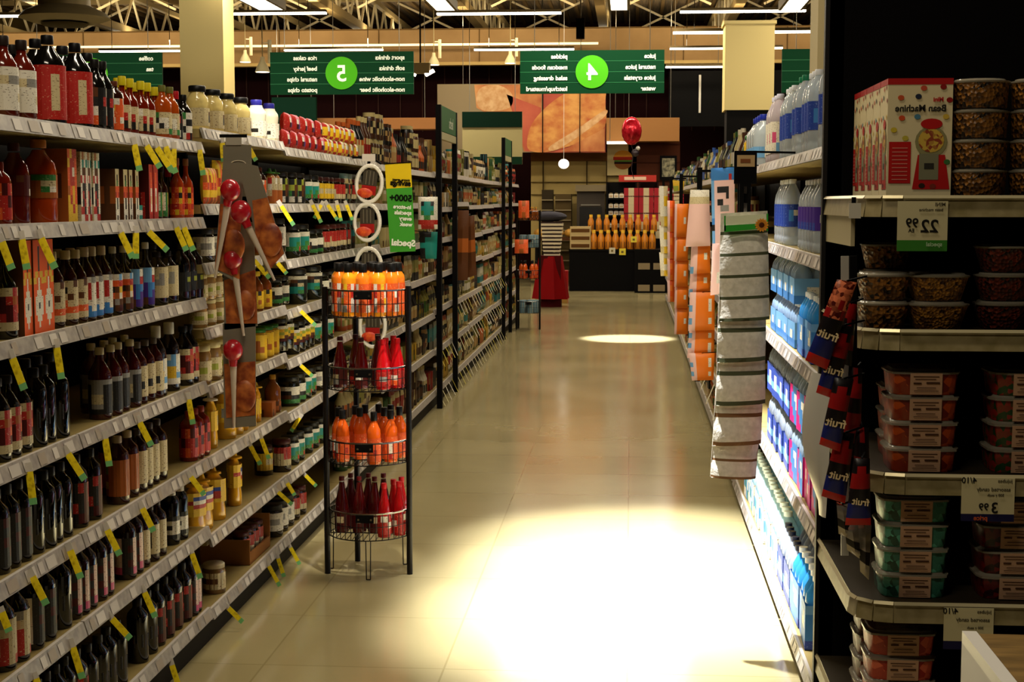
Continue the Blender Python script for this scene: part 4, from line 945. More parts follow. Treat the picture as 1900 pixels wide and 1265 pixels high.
# ================================================================ oval packs strip
OVW = M('#e4e0d4', .4); OVR = noisy('red_slice_print', '#b81a10', '#e8681c', 30, .5)
def oval(label, cx, cy, Y, rx, ry, lean, full=True):
    s_ = Y / F; c = PY(cx, cy, Y); t = thing('oval_strip_pack', label, 'packet', c, 0, 'oval packs on a clip strip')
    rx *= s_; ry *= s_
    mb = MB(); n = 26
    for i in range(n):
        a0, a1 = 2 * math.pi * i / n, 2 * math.pi * (i + 1) / n
        mb.bar((rx * math.cos(a0), 0, ry * math.sin(a0)), (rx * math.cos(a1), 0, ry * math.sin(a1)), .0105, OVW, 6)
    link('white_frame', mb.mesh('white_frame', True), t)
    mb = MB(); w2 = rx * .55
    mb.box(-w2, .0, -.1 * ry, w2, .02, .78 * ry, M('#3a3428', .5)); mb.box(-w2, -.002, -.6 * ry, w2, .02, -.1 * ry, M('#9a1414', .4))
    for q in (-.5, 0, .5): mb.box(w2 * q - .002, -.003, -.05 * ry, w2 * q + .002, 0, .7 * ry, M('#6a6252', .4))
    link('inner_card', mb.mesh('inner_card'), t)
    link('red_print', MB().ball((-rx * .25, -.008, -ry * .52), rx * .62, OVR, 1, .2, .62).mesh('red_print', True), t)
    link('hang_tab', MB().box(-.012, -.004, ry * .86, .012, .0, ry * 1.0, OVW).mesh('hang_tab'), t)
    t.rotation_euler = (0, lean, 0)
Yo = 7.9
oval('white oval framed pack with red print, topmost on the strip', 685, 341, Yo, 24, 34, .12)
oval('white oval framed pack with red print, second down', 681, 412, Yo, 24, 34, .0)
oval('white oval framed pack partly hidden by orange bottles', 684, 494, Yo, 24, 34, .0)
oval('white oval framed pack seen through the wire rack', 691, 604, Yo, 24, 40, .0)
a = PY(684, 292, Yo)
one('clip_strip', MB().box(-.035, 0, -.02, .035, .006, .018, M('#c9c2b8', .4)).box(-.008, .004, -1.0, .008, .008, -.02, BLK).bar((0, .006, .0), (-.02 + (LX - a.x), .006, 0), .008, BLK), 'white-tagged clip strip holding the oval packs', 'clip strip', None, a)

# ================================================================ baster cards strip
Yb_ = 5.35
CARD = M('#777060', .5); ROAST = noisy('roast_print', '#7a2a0a', '#cc7430', 22, .45, detail=5); BULB = M('#b01422', .25, 0, 0, 0, .5); TUBEM = M('#c8b8a4', .3); LOGO = M('#c8bca4', .5)
def baster(label, bulb, rb, card, roast, tube, Y):
    c = PY(bulb[0], bulb[1], Y); t = thing('baster_pack', label, 'baster', c, 0, 'baster packs on a clip strip')
    q = lambda p, dy=0: PY(p[0], p[1], Y) - c + Vector((0, dy, 0))
    mb = MB(); A = [q(p) for p in card]; mb.quad([A[3], A[2], A[1], A[0]], CARD); mb.quad([v + Vector((0, .002, 0)) for v in A], CARD)
    for j in range(4): mb.quad([A[j], A[(j + 1) % 4], A[(j + 1) % 4] + Vector((0, .002, 0)), A[j] + Vector((0, .002, 0))], CARD)
    cdp = link('card', mb.mesh('card'), t)
    mb = MB(); A = [q(p, -.002) for p in roast]; n = len(A); mb.quad(A[::-1], ROAST); link('roast_print', mb.mesh('roast_print'), cdp)
    cc = sum([q(p) for p in roast], Vector()) / n
    r_ = rb * Y / F
    link('print_meat', MB().ball(cc + Vector((r_ * .5, -.006, -r_ * .6)), r_ * 1.25, ROAST, .9, .25, 1.3).mesh('print_meat', True), cdp)
    d = (q(tube[1]) - q(tube[0])).normalized()
    mb = MB(); mb.ball((0, -.035, 0), r_, BULB, 1, 1, 1.12, 20); mb.bar((0, -.035, 0), Vector((0, -.035, 0)) + d * r_ * 1.6, r_ * .6, BULB, 12, r_ * .38)
    link('red_bulb', mb.mesh('red_bulb', True), t)
    mb = MB(); mb.bar(Vector((0, -.03, 0)) + d * r_ * 1.4, q(tube[1], -.02), .0125, TUBEM, 10, .0045); link('baster_tube', mb.mesh('baster_tube', True), t)
baster('baster pack with red bulb fanned left, topmost on strip', (432, 353), 19, [(414, 300), (456, 305), (432, 520), (398, 500)], [(409, 378), (448, 380), (445, 518), (399, 498)], [(432, 370), (402, 515)], 5.16)
baster('baster pack with red bulb fanned right', (452, 393), 20, [(440, 300), (478, 308), (528, 470), (492, 505)], [(468, 372), (496, 366), (527, 470), (498, 504), (476, 450)], [(458, 405), (512, 520)], 5.11)
baster('baster pack with red bulb, third down the strip', (437, 480), 18, [(413, 410), (470, 412), (478, 605), (416, 612)], [(416, 520), (474, 500), (478, 600), (420, 600)], [(437, 500), (455, 622)], 5.2)
baster('lowest baster pack with red bulb on the strip', (437, 648), 19, [(413, 600), (474, 600), (475, 790), (416, 795)], [(416, 675), (474, 670), (474, 770), (420, 775)], [(436, 660), (437, 792)], 5.2)
c = PY(437, 275, 5.22)
t = thing('baster_clip_strip', 'grey clip strip header with oval ring holding baster packs', 'clip strip', c)
s_ = 5.22 / F
link('header_card', MB().box(-24 * s_, 0, -90 * s_, 30 * s_, .003, 6 * s_, CARD).mesh('header_card'), t)
mb = MB(); pts = [(14 * s_ * math.cos(i * math.pi / 9) + 5 * s_, -.002, 6 * s_ * math.sin(i * math.pi / 9) - 29 * s_) for i in range(19)]; mb.tube(pts, .002, LOGO); link('logo_ring', mb.mesh('logo_ring'), t)
link('hanger', MB().box(-18 * s_, -.004, 6 * s_, 12 * s_, .0, 20 * s_, M('#a8a090', .4)).box(-30 * s_, -.002, 20 * s_, 22 * s_, .004, 26 * s_, BLK).box(-4 * s_, .004, -95 * s_, 4 * s_, .006, 26 * s_, BLK).mesh('hanger'), t)
link('green_print', MB().ball((20 * s_, -.004, -55 * s_), 7 * s_, M('#6a7a3a', .5), 1, .15, 1).ball((26 * s_, -.004, -80 * s_), 7 * s_, M('#6a7a3a', .5), 1, .15, 1).mesh('green_print', True), t)

# ================================================================ wire rack
WIRE = M('#1c1918', .35, .8); POLE = M('#1a1716', .3, .6); CHR = M('#8a8580', .25, 1)
def wire_rack(label, cx, cy, r, tiers, poles, hz, feet=True, group=None):
    t = thing('wire_rack', label, 'display rack', (cx, cy, 0), 0, group)
    for (a, hh) in poles:
        x_, y_ = (r + .012) * math.cos(a), (r + .012) * math.sin(a)
        link('pole', MB().bar((x_, y_, 0), (x_, y_, hh), .0125, POLE, 8).mesh('pole', True), t)
    for (zb, zr) in tiers:
        mb = MB(); n = 40
        for zz, tk in ((zb, .0025), (zr, .0045), ((zb + zr) / 2, .0018)):
            for i in range(n):
                a0, a1 = 2 * math.pi * i / n, 2 * math.pi * (i + 1) / n; mb.bar((r * math.cos(a0), r * math.sin(a0), zz), (r * math.cos(a1), r * math.sin(a1), zz), tk, CHR if tk > .004 else WIRE, 5)
        for i in range(n):
            a0 = 2 * math.pi * i / n; mb.bar((r * math.cos(a0), r * math.sin(a0), zb), (r * math.cos(a0), r * math.sin(a0), zr), .0016, WIRE, 4)
        for i in range(-6, 7):
            x_ = i * r / 7; yy = math.sqrt(r * r - x_ * x_); mb.bar((x_, -yy, zb), (x_, yy, zb), .0018, WIRE, 4)
        mb.bar((-r, 0, zb - .003), (r, 0, zb - .003), .003, WIRE, 4)
        bk = link('basket', mb.mesh('basket'), t)
        zc = zr - .012
        link('label_holder', MB().box(-.03, -r - .006, zc - .022, .045, -r - .002, zc + .01, BLK).box(-.022, -r - .008, zc - .012, -.014, -r - .006, zc - .004, CHR).box(.03, -r - .008, zc - .012, .038, -r - .006, zc - .004, CHR).mesh('label_holder'), bk)
    if feet:
        for a in (-1.45, -.35 + math.pi * .33, math.pi * .98):
            x_, y_ = r * math.cos(a), r * math.sin(a); zb = tiers[-1][0]
            link('wire_foot', MB().tube([(x_ - .01, y_, zb), (x_ - .008, y_, .003), (x_ + .008, y_, .003), (x_ + .01, y_, zb)], .0025, WIRE, 5).mesh('wire_foot'), t)
    return t
SX, SY, SR = -1.085, 6.2, .17
def zat(y, Y=SY - SR): return PY(680, y, Y).z
T = [(zat(590), zat(540)), (zat(727), zat(685)), (zat(865), zat(824)), (zat(1004), zat(955))]
wire_rack('black wire rack with four round baskets of sauce, standing in aisle', SX, SY, SR, T, [(-2.78, zat(535)), (-.28, zat(533)), (2.05, zat(535))], 0)
pr_s1 = bottle('tall', .029, .215, '#ec7a1c', '#0a0908', ['oooowo', 'owroro', 'oorowo', 'owwoso'], (.08, .62), 2, .16, .62)
pr_s1y = bottle('tall', .029, .215, '#e8961c', '#0a0908', ['yoyowo', 'owooro', 'oyoowo', 'owsoso'], (.08, .62), 2, .16, .62)
pr_s2 = bottle('cone', .03, .21, '#5a0a0e', '#3a0c0c', ['dddddd', 'dcdddw', 'dsddrd'], (.06, .36), 1, .08, .4)
pr_s2r = bottle('cone', .03, .205, '#c01018', '#b00c14', ['rrrrrr', 'rwrrsr', 'rorrrr'], (.06, .36), 1, .1, .42)
pr_s3 = bottle('round', .028, .215, '#dc5a14', '#0a0908', ['oooooo', 'owoooo', 'owooro', 'oroooo'], (.06, .5), 2, .17, .5)
pr_s4 = bottle('cone', .03, .235, '#4a0a0a', '#5a0c0c', ['dddddd', 'cddwdd', 'dddddd'], (.06, .4), 1, .08, .38)
pr_s4r = bottle('cone', .028, .225, '#a81014', '#b4121a', ['rwrrwr', 'rrwrrr', 'rrrrrr'], (.06, .4), 1, .1, .42)
def ring(n, rad, a0=0): return [(SX + rad * math.cos(a0 + 2 * math.pi * i / n), SY + rad * math.sin(a0 + 2 * math.pi * i / n)) for i in range(n)]
def tier(zb, pts, prf, desc, where):
    pts = sorted(pts)
    for i, (x_, y_) in enumerate(pts):
        pr, d_ = prf(i, x_, y_); put(pr, 'sauce_bottle', f'{d_}, {od(i)} from left, {where}', 'bottle', f'{d_} in {where}', (x_, y_, zb + .003), random.uniform(0, 6))
tier(T[0][0], ring(12, .125) + ring(5, .055, .3), lambda i, x_, y_: (pr_s1 if i % 3 else pr_s1y, 'orange sauce bottle with black cap' if i % 3 else 'yellow-orange sauce bottle with black cap'), '', 'top basket of rack')
p2 = [(SX + x_, SY + y_) for x_, y_ in ((-.115, -.03), (-.07, .08), (-.02, -.07), (.035, .03), (.02, .11), (.09, .09), (.075, -.09), (.125, -.03), (.075, -.02))]
tier(T[1][0], p2, lambda i, x_, y_: ((pr_s2r, 'bright red sauce bottle') if x_ > SX + .05 else (pr_s2, 'dark red sauce bottle')), '', 'second basket of rack')
p3 = [(SX + x_, SY + y_) for x_, y_ in ((-.13, .0), (-.1, -.07), (-.07, .06), (-.035, .1), (-.04, -.0), (.02, .12), (.04, -.12), (.06, .02), (.1, -.06), (.12, .05), (.075, .1))]
tier(T[2][0], p3, lambda i, x_, y_: (pr_s3, 'orange hot sauce bottle with black cap'), '', 'third basket of rack')
p4 = [(SX + x_, SY + y_) for x_, y_ in ((-.12, .0), (-.095, .07), (-.045, -.0), (-.02, .08), (.02, .0), (.045, .08), (.075, -.09), (.1, .0), (.125, .06), (.13, -.045))]
tier(T[3][0], p4, lambda i, x_, y_: ((pr_s4r, 'bright red tapered bottle') if x_ > SX + .07 else (pr_s4, 'dark red tapered bottle')), '', 'bottom basket of rack')
# far wire rack near the end of the left shelving
FX, FY = PY(979, 615, 18.3).x, 18.45
wire_rack('chrome wire rack with tall poles beyond the far left shelving', FX, FY, .15, [(1.33, 1.44), (1.0, 1.1), (.62, .72), (.2, .34)], [(-2.6, 1.45), (-.5, 1.45), (.6, 1.45), (2.5, 1.45)], 0)
SX0, SY0 = SX, SY; SX, SY = FX, FY
for zb, d_, pr in ((1.33, 'tan bottle', pr_brnyel), (.62, 'orange-brown bottle', pr_s3)):
    for i, (x_, y_) in enumerate(sorted(ring(6, .09))): put(pr, 'sauce_bottle', f'{d_}, {od(i)} from left, on far wire rack', 'bottle', f'{d_}s on the far wire rack', (x_, y_, zb + .003))
for zb, w_ in ((1.0, 'upper'), (.2, 'lower')):
    for i, (x_, y_) in enumerate(sorted(ring(5, .085))): put(CACHE.setdefault('fc', small('can', '#8a8a80', '#b8b09c', '#6a8a98', .045, .15)), 'can', f'pale blue-topped can, {od(i)} from left, {w_} basket of far rack', 'can', 'cans on the far wire rack', (x_, y_, zb + .003))
SX, SY = SX0, SY0
# ================================================================ back of the store, on the floor
Yc = 26.4
a = PY(1056, 540, Yc); b = PY(1228, 465, Yc)
t = thing('service_counter', 'wide black service counter at the far end of the aisle', 'counter', ((a.x + b.x) / 2, Yc, 0))
W = (b.x - a.x) / 2
link('front_panel', MB().box(-W, 0, 0, W, .9, .7, M('#060505', .6)).mesh('front_panel'), t); link('counter_top', MB().box(-W - .01, -.02, .7, W, .9, .73, DARK).mesh('counter_top'), t)
rr = random.Random(3)
OB = bottle('tall', .06, .3, '#d08a1c', '#e0a428', ['yoyo', 'oaoa', 'yaya'], (.08, .6), 2, .12, .5)
OBs = [['orange_bottle', None]]
mb = MB(); mb.lathe([(.055, 0), (.06, .01), (.06, .2), (.03, .27), (.03, .3)], M('#c87a1c', .3), 10); mb.lathe([(.034, .28), (.034, .33)], M('#e8b83a', .4), 8); mb.cyl(.0615, .03, .13, ['nk', 'kn', 'nn'], P_, 3)
JU = [['juice_bottle', mb.mesh('juice_bottle', True)]]
for rw in range(2):
    for i in range(9):
        put(JU, 'juice_bottle', f'orange-yellow juice bottle on black counter, {od(i)} from left, {"front" if rw == 0 else "raised back"} row', 'bottle', 'juice bottles on the black counter', (a.x + .42 + i * .128, Yc + .12 + rw * .25, .731 + rw * .2 * 0))
# stepped riser with more bottles behind
rs = one('counter_riser', MB().box(-.7, .47, 0, .75, .8, .3, DARK), 'dark stepped riser on the black counter', 'riser', None, ((a.x + b.x) / 2 - .05, Yc, .731))
for i in range(9): put(JU, 'juice_bottle', f'orange-yellow juice bottle on the riser, {od(i)} from left', 'bottle', 'juice bottles on the riser', (a.x + .36 + i * .14, Yc + .62, 1.032), 0, .9)
def ctag(label, px, py, wpx, hex_, Y=Yc - .03, cat='price card'):
    s = Y / F; one('price_card', MB().box(-wpx * s / 2, 0, -wpx * s / 2, wpx * s / 2, .006, wpx * s / 2, M(hex_, .5)).box(-wpx * s / 5, -.004, -wpx * s / 5, wpx * s / 6, 0, wpx * s / 7, M('#6a5a20', .5)), label, cat, 'small cards on the counter front', PY(px, py, Y))
ctag('small white card on the black counter front', 1136, 465, 11, '#c9c0a4'); ctag('small yellow card with dark mark on counter front', 1155, 467, 12, '#e0cc3a'); ctag('upper yellow card at the right of the counter', 1176, 444, 11, '#e0cc3a')
# cream and brown crate at counter left end
cr = PY(1066, 465, Yc)
for i in range(3): put([['carton', CACHE.setdefault('cct', MB().box(-.18, -.15, 0, .18, .15, .13, M('#b8a070', .6)).box(-.16, -.155, .03, .16, -.15, .09, M('#5a3a1a', .6))).mesh('carton') if i == 0 else CACHE['cm']]] if i else [['carton', CACHE.setdefault('cm', CACHE.setdefault('cct', MB().box(-.18, -.15, 0, .18, .15, .13, M('#b8a070', .6)).box(-.16, -.155, .03, .16, -.15, .09, M('#5a3a1a', .6))).mesh('carton'))]], 'carton', f'cream and brown carton at the counter left end, {od(i)} from bottom', 'carton', 'cartons at the counter left end', (a.x + .19, Yc + .2, .732 + i * .132))
# banded bread / produce trays behind left of the counter
t = thing('bread_table', 'low dark table with heaps of yellow loaves left of counter', 'table', (PY(1045, 460, 28).x, 27.9, 0))
link('table_top', MB().box(-.55, -.3, .85, .55, .4, .9, M('#4a2c14', .6)).mesh('table_top'), t)
for sx in (-.5, .46):
    for sy in (-.26, .32): link('leg', MB().box(sx, sy, 0, sx + .04, sy + .04, .85, DARK).mesh('leg'), t)
LOAF = noisy('loaf_crust', '#8a5a14', '#e0a83a', 8, .6); lf = MB().ball((0, 0, 0), .11, LOAF, 1.25, .8, .75); lfm = lf.mesh('loaf', True)
for i in range(4): put([['loaf', lfm]], 'bread_loaf', f'yellow-brown loaf heaped on the dark table, {od(i)} from left', 'bread', 'loaves on the dark table', (PY(1045, 460, 28).x - .4 + i * .28, 27.8 + (i % 2) * .12, .985))
# kitchen equipment
def kbox(name, label, cat, Y, x0, x1, y0, y1, m, dep, extra=None):
    a = PY(x0, y1, Y); b = PY(x1, y0, Y); c = ((a.x + b.x) / 2, Y, 0); W = (b.x - a.x) / 2
    t = thing(name, label, cat, c); link('cabinet_body', MB().box(-W, 0, 0, W, dep, b.z, m).mesh('cabinet_body'), t)
    if extra: extra(t, W, a.z, b.z)
    return t
def oven(t, W, z0, z1):
    link('oven_door', MB().box(-W * .8, -.03, z1 * .35, W * .8, 0, z1 * .78, M('#12100e', .25)).mesh('oven_door'), t)
    link('door_handle', MB().bar((-W * .7, -.06, z1 * .8), (W * .7, -.06, z1 * .8), .015, STEEL).mesh('door_handle'), t)
    link('top_hood', MB().box(-W * 1.1, -.1, z1 - .12, W * 1.1, .3, z1, M('#7a6c50', .4, .5)).mesh('top_hood'), t)
kbox('bakery_oven', 'dark bakery oven with glass door under a metal hood', 'oven', 28.5, 1070, 1122, 343, 470, M('#3a3024', .5, .3), .6, oven)
def racky(t, W, z0, z1):
    for i in range(8): link('rack_tray', MB().box(-W, -.04, .25 + i * .19, W, 0, .27 + i * .19, M('#8a7c5c', .4, .5)).mesh('rack_tray'), t)
kbox('tray_rack', 'metal tray rack standing left of the oven', 'rack', 28.6, 1030, 1060, 360, 470, M('#4a3c22', .6), .4, racky)
kbox('tray_rack', 'darker narrow tray rack by the kitchen wall', 'rack', 28.7, 1005, 1026, 352, 470, M('#2c2416', .6), .3, racky)
# tall dark shelf with white goods, and one of red boxes
def goods(label, Y, x0, x1, y0, rowsy, m, nper, desc, mcol, hpx, cols=None):
    a = PY(x0, 470, Y); b = PY(x1, y0, Y); W = (b.x - a.x) / 2; cx = (a.x + b.x) / 2
    t = thing('display_shelf', label, 'shelf', (cx, Y, 0)); link('shelf_back', MB().box(-W, .3, 0, W, .34, b.z, m).mesh('shelf_back'), t)
    for s_ in (-1, 1): a_, b_ = sorted((s_ * W, s_ * (W - .03))); link('side_panel', MB().box(a_, 0, 0, b_, .3, b.z, m).mesh('side_panel'), t)
    for j, yy in enumerate(rowsy):
        zz = PY(1150, yy, Y).z; link('shelf_board', MB().box(-W + .03, 0, zz - .03, W - .03, .3, zz, m).mesh('shelf_board'), t)
        r = (W - .04) / nper; h = hpx * Y / F; 
        for i in range(nper):
            key = ('gd', desc, mcol)
            if key not in CACHE: CACHE[key] = [[desc, MB().box(-r * .85, 0, 0, r * .85, .2, h * .8, M(mcol, .5)).box(-r * .5, 0.02, h * .8, r * .5, .16, h, M('#8a7450', .5)).box(-r * .6, -.004, h * .2, r * .6, 0, h * .5, M('#c0a070', .5)).mesh(desc)]]
            put(CACHE[key], desc, f'{desc.replace("_", " ")}, {od(i)} from left, {od(j)} shelf down, {label.split(",")[0].split(" behind")[0]}'[:120], 'box', desc.replace('_', ' ') + ' on ' + label, (cx - W + .04 + r + 2 * r * i, Y + .04, zz + .001))
goods('black display shelf behind the counter', 27.9, 1124, 1182, 338, (367, 386, 399, 422), BLK, 5, 'white_carton', '#ded6c4', 9)
goods('dark red shelf behind counter', 27.95, 1184, 1222, 338, (363, 376, 390), M('#1c0806', .6), 4, 'dim_red_jar', '#6a3a28', 8)
a_ = PY(1152, 338, 27.8); b_ = PY(1222, 334, 27.8)
one('red_topper', MB().box(0, 0, 0, b_.x - a_.x, .2, .12, M('#b0281a', .5)).box(.1, -.004, .03, .5, 0, .09, M('#e0c0a0', .5)), 'red sign strip on top of the display shelves', 'sign', None, (PY(1148, 345, 27.85).x, 27.95, PY(1152, 338, 27.9).z + .01))
# red gift boxes stacked at the counter
RB = MB().box(-.13, -.1, 0, .13, .1, .3, M('#a01420', .4)).box(-.05, -.105, .0, .05, -.1, .3, M('#c9b890', .5)).box(-.13, -.105, .14, .13, -.1, .16, M('#5a0a10', .5)).mesh('red_box')
for j in range(3):
    for i in range(4 if j else 3):
        put([['red_box', RB]], 'red_gift_box', f'red box with cream band, {od(i)} from left, {od(j)} row up right of counter', 'box', 'red boxes right of the counter', (PY(1158, 440, 26.9).x + .12 + i * .27 + (.2 if j == 0 else 0), 27.45, .9 + j * .302))
one('box_stand', MB().box(0, 0, 0, 1.15, .3, .895, BLK), 'black stand under the red boxes behind counter', 'stand', None, (PY(1158, 440, 26.9).x - .03, 27.32, 0))
# small picture frame at right end, before far endcap
one('picture_frame', MB().box(-.16, 0, -.16, .16, .03, .3, BLK).box(-.12, -.004, -.1, .12, 0, .25, noisy('frame_picture', '#2a2c1c', '#b8b088', 14)), 'black-framed picture on the wall beside far right shelving', 'picture', None, PY(1240, 318, 29.05))
# dark cooler boxes at the end of the right aisle side
for j, yy in enumerate((485, 520)):
    mb = MB()
    for i in range(2):
        mb.box(-.24 + i * .26, -.01, .03, -.04 + i * .26, 0, .14, M('#8a7a5c', .5))
    mb.box(-.3, 0, 0, .3, .4, .37, BLK)
    one('black_crate', mb, f'black crate with tan labels at counter right end, {("upper", "lower")[j]} one', 'crate', 'black crates at the counter right end', (PY(1210, 500, 26).x, 25.95, .001 if j else .372))
# striped goods and red-skirted stand at the far left
Ys = 22.5
p = PY(1022, 400, Ys); t = thing('draped_stand', 'red draped display stand beyond the far wire rack', 'display stand', (p.x, Ys, 0))
zt = PY(1022, 475, Ys).z
mb = MB(); n = 24
for i in range(n):
    a0, a1 = 2 * math.pi * i / n, 2 * math.pi * (i + 1) / n
    r0 = lambda a: .27 + .02 * math.sin(a * 8); r1 = lambda a: .17 + .01 * math.sin(a * 8)
    mb.quad([(r0(a0) * math.cos(a0), r0(a0) * math.sin(a0), .12), (r0(a1) * math.cos(a1), r0(a1) * math.sin(a1), .12), (r1(a1) * math.cos(a1), r1(a1) * math.sin(a1), zt), (r1(a0) * math.cos(a0), r1(a0) * math.sin(a0), zt)], M('#8e0c10', .7))
link('red_drape', mb.mesh('red_drape', True), t)
link('table_core', MB().box(-.16, -.16, 0, .16, .16, zt + .01, M('#4a0a0c', .7)).mesh('table_core'), t)
SB = MB().box(-.17, -.15, 0, .17, .15, .035, M('#e0d2b4', .5)).box(-.16, -.145, .035, .16, .145, .055, M('#2a0c0c', .5)).mesh('folded_cloth')
for i in range(9): put([['folded_cloth', SB]], 'folded_cloth', f'cream cloth with dark edge in striped stack, {od(i)} from bottom', 'cloth', 'stack of striped cloths on the red stand', (p.x + .02, Ys, zt + .011 + i * .0552), 0, (.7 + .035 * i))
one('slate_cover', MB().ball((0, 0, 0), .26, M('#3c3a42', .7), 1.1, .7, .3), 'slate grey cover lying on the striped cloth stack', 'cover', None, (p.x - .04, Ys, zt + .011 + 9 * .0552 + .08), None, True)
one('red_box_display', MB().box(-.15, -.12, 0, .15, .12, .5, M('#a80c12', .5)).box(-.15, -.125, .0, .15, -.12, .06, M('#d8b060', .5)), 'red box with gold foot behind the red draped stand', 'box', None, (PY(1036, 490, 23.3).x, 23.3, 0))

# ================================================================ right shelving products
CLR = M('#e4eef4', .06, 0, .6); BLQ = M('#2a86d8', .12, 0, .35); PNK = M('#d4144a', .15, 0, .2)
def wb(r, h, body, cap, lab, lz=(.2, .55), **k): return bottle('water', r, h, body, cap, lab, lz, 2, .07, .4, 1, .06, seg=14, **k)
pr_aq = wb(.038, .28, CLR, '#e4e8ee', ['bbbbbb', 'bbfwwf', 'bbfbbb', 'bbbbbb'], (.28, .62))
pr_aqg = wb(.038, .29, CLR, '#1c7a54', ['bbbbbb', 'bbfwwf', 'bbbbbb', 'bbbbbb'], (.28, .6))
pr_jug = bottle('jug', .055, .26, CLR, '#1c2c9c', ['lllwll', 'wllwlw'], (.2, .4), 2, .1, .4, 1, .08, seg=14)
pr_pinkw = wb(.04, .29, M('#e8dce4', .1, 0, .5), '#d8d8ee', ['wwwlwp', 'wpwwlw', 'wwlwww'], (.15, .6))
pr_blu = wb(.04, .24, M('#2c8ce0', .15, 0, .2), '#d8e4f0', ['ffffff', 'flwfff', 'ffffff'], (.1, .5))
pr_vio = wb(.038, .24, CLR, '#dfe4ee', ['vvvwvv', 'vvwbvv', 'bvvvbb'], (.3, .62))
def shrink_pack(r, h, nx, ny, body, cap, rows, lz=(.0, .6)):
    """shrink-wrapped pack of bottles: bottles and a printed wrap"""
    mb = MB(); cm = M(cap, .35)
    for i in range(nx):
        for j in range(ny):
            c_ = ((i - (nx - 1) / 2) * 2.02 * r, (j - (ny - 1) / 2) * 2.02 * r, 0)
            mb.lathe([(a * r, b * h) for a, b in STY['water']], body, 12, 1, 1, c_); mb.lathe([(.4 * r, h * .92), (.4 * r, h)], cm, 10, 1, 1, c_)
    wx, wy = nx * r * 1.03, ny * r * 1.03; wm = MB(); z0, z1 = lz[0] * h + .002, lz[1] * h
    for fn in (lambda u, v: (wx, -wy + 2 * wy * u, z0 + (z1 - z0) * v), lambda u, v: (-wx, wy - 2 * wy * u, z0 + (z1 - z0) * v), lambda u, v: (-wx + 2 * wx * u, -wy, z0 + (z1 - z0) * v), lambda u, v: (wx - 2 * wx * u, wy, z0 + (z1 - z0) * v)): wm.grid(fn, rows, P_)
    return [['bottle', mb.mesh('bottles', True)], ['printed_wrap', wm.mesh('printed_wrap')]]
pk_blue = shrink_pack(.033, .2, 2, 3, M('#3a9ae6', .12, 0, .25), '#e6eef4', ['llffff', 'ffllwf', 'fffwwf', 'ffffff', 'bffffb'], (0, .62))
pk_pb = shrink_pack(.033, .2, 2, 3, M('#b8d0e4', .1, 0, .5), '#e8dce8', ['mmffff', 'mffwwf', 'mfffwf', 'mmffff', 'mmmfff'], (0, .68))
pk_pk = shrink_pack(.033, .2, 2, 3, M('#d84a78', .15, 0, .2), '#e8dce8', ['mmmrmm', 'mwmmfm', 'rmmwmm', 'mmrmmm'], (0, .72))
pk_dark = shrink_pack(.033, .2, 2, 3, M('#a8b4c4', .12, 0, .5), '#18203c', ['bbbbbb', 'bbwwbb', 'llwwll', 'bbbbbb'], (0, .6))
pk_teal = shrink_pack(.035, .2, 2, 3, M('#bfe6ee', .12, 0, .4), '#dff2f4', ['wlwlww', 'ltlwlw', 'wwltww'], (0, .6))
pk_lt = shrink_pack(.033, .155, 2, 3, M('#a8c8ec', .12, 0, .4), '#e8eef4', ['llllll', 'llwwfl', 'ffffff'], (0, .6))
def rowR(zz, ys, xo, pr, name, desc, where, cat='bottle', dz=0, rot=0, sc=1):
    ex = max(max(v.co.x for v in p[1].vertices) for p in pr) * sc; xo = max(xo, ex + .032)
    for i, y in enumerate(ys):
        put(pr, name, f'{desc}, {od(i)} from the near end, {where}', cat, f'{desc}, {where}', (RX + xo, y, zz + dz + .0008), rot + random.uniform(-.04, .04), sc)
w_ = 'right top shelf'
rowR(ZR[0], [4.62, 4.72, 4.82], .06, pr_aqg, 'water_bottle', 'clear water bottle with green cap', w_)
for k, xo in enumerate((.075, .155, .235)): rowR(ZR[0], [5.16 + .08 * q for q in range(3)], xo, pr_aq, 'water_bottle', f'large blue-labelled water bottle, {od(k)} file', w_)
rowR(ZR[0], [5.5, 5.6], .05, pr_aqg, 'water_bottle', 'green-capped bottle beyond the blue-labelled ones', w_)
rowR(ZR[0], [5.85, 5.95, 6.05], .05, pr_aq, 'water_bottle', 'white-capped bottle beyond green caps', w_)
rowR(ZR[0], [6.45, 6.56, 6.67], .05, pr_pinkw, 'water_bottle', 'pale pink and white bottle', w_)
rowR(ZR[0], [7.4, 7.53, 7.66, 7.79], .06, pr_jug, 'water_jug', 'clear jug with blue cap', w_, sc=1.0)
rowR(ZR[0], [7.93], .06, pr_yjar, 'yellow_jar', 'yellow jar by the clear jugs', w_, 'jar', sc=1.4)
w_ = 'right second shelf'
rowR(ZR[1], [4.5, 4.59, 4.68], .05, pr_blu, 'blue_drink_bottle', 'blue drink bottle', w_)
for k, xo in enumerate((.075, .155)): rowR(ZR[1], [4.95 + .085 * q for q in range(6)], xo, pr_vio, 'water_bottle', f'blue and violet labelled bottle, {od(k)} file', w_)
rowR(ZR[1], [5.85 + .09 * q for q in range(5)], .05, pr_aq, 'water_bottle', 'tall clear bottle', w_, sc=.9)
w_ = 'right third shelf'
rowR(ZR[2], [4.62], .12, pk_blue, 'drink_pack', 'blue bottle pack near black endcap', w_, 'bottle pack', rot=0, sc=1.12)
rowR(ZR[2], [4.98, 5.21], .08, pk_blue, 'drink_pack', 'blue bottle pack in shrink wrap', w_, 'bottle pack', sc=1.05)
for j in (0, 1): rowR(ZR[2], [5.5, 5.72, 5.94, 6.2], .08, pk_lt, 'drink_pack', f'light blue bottle pack, {("lower", "upper")[j]} layer', w_, 'bottle pack', dz=j * .157)
w_ = 'right fourth shelf'
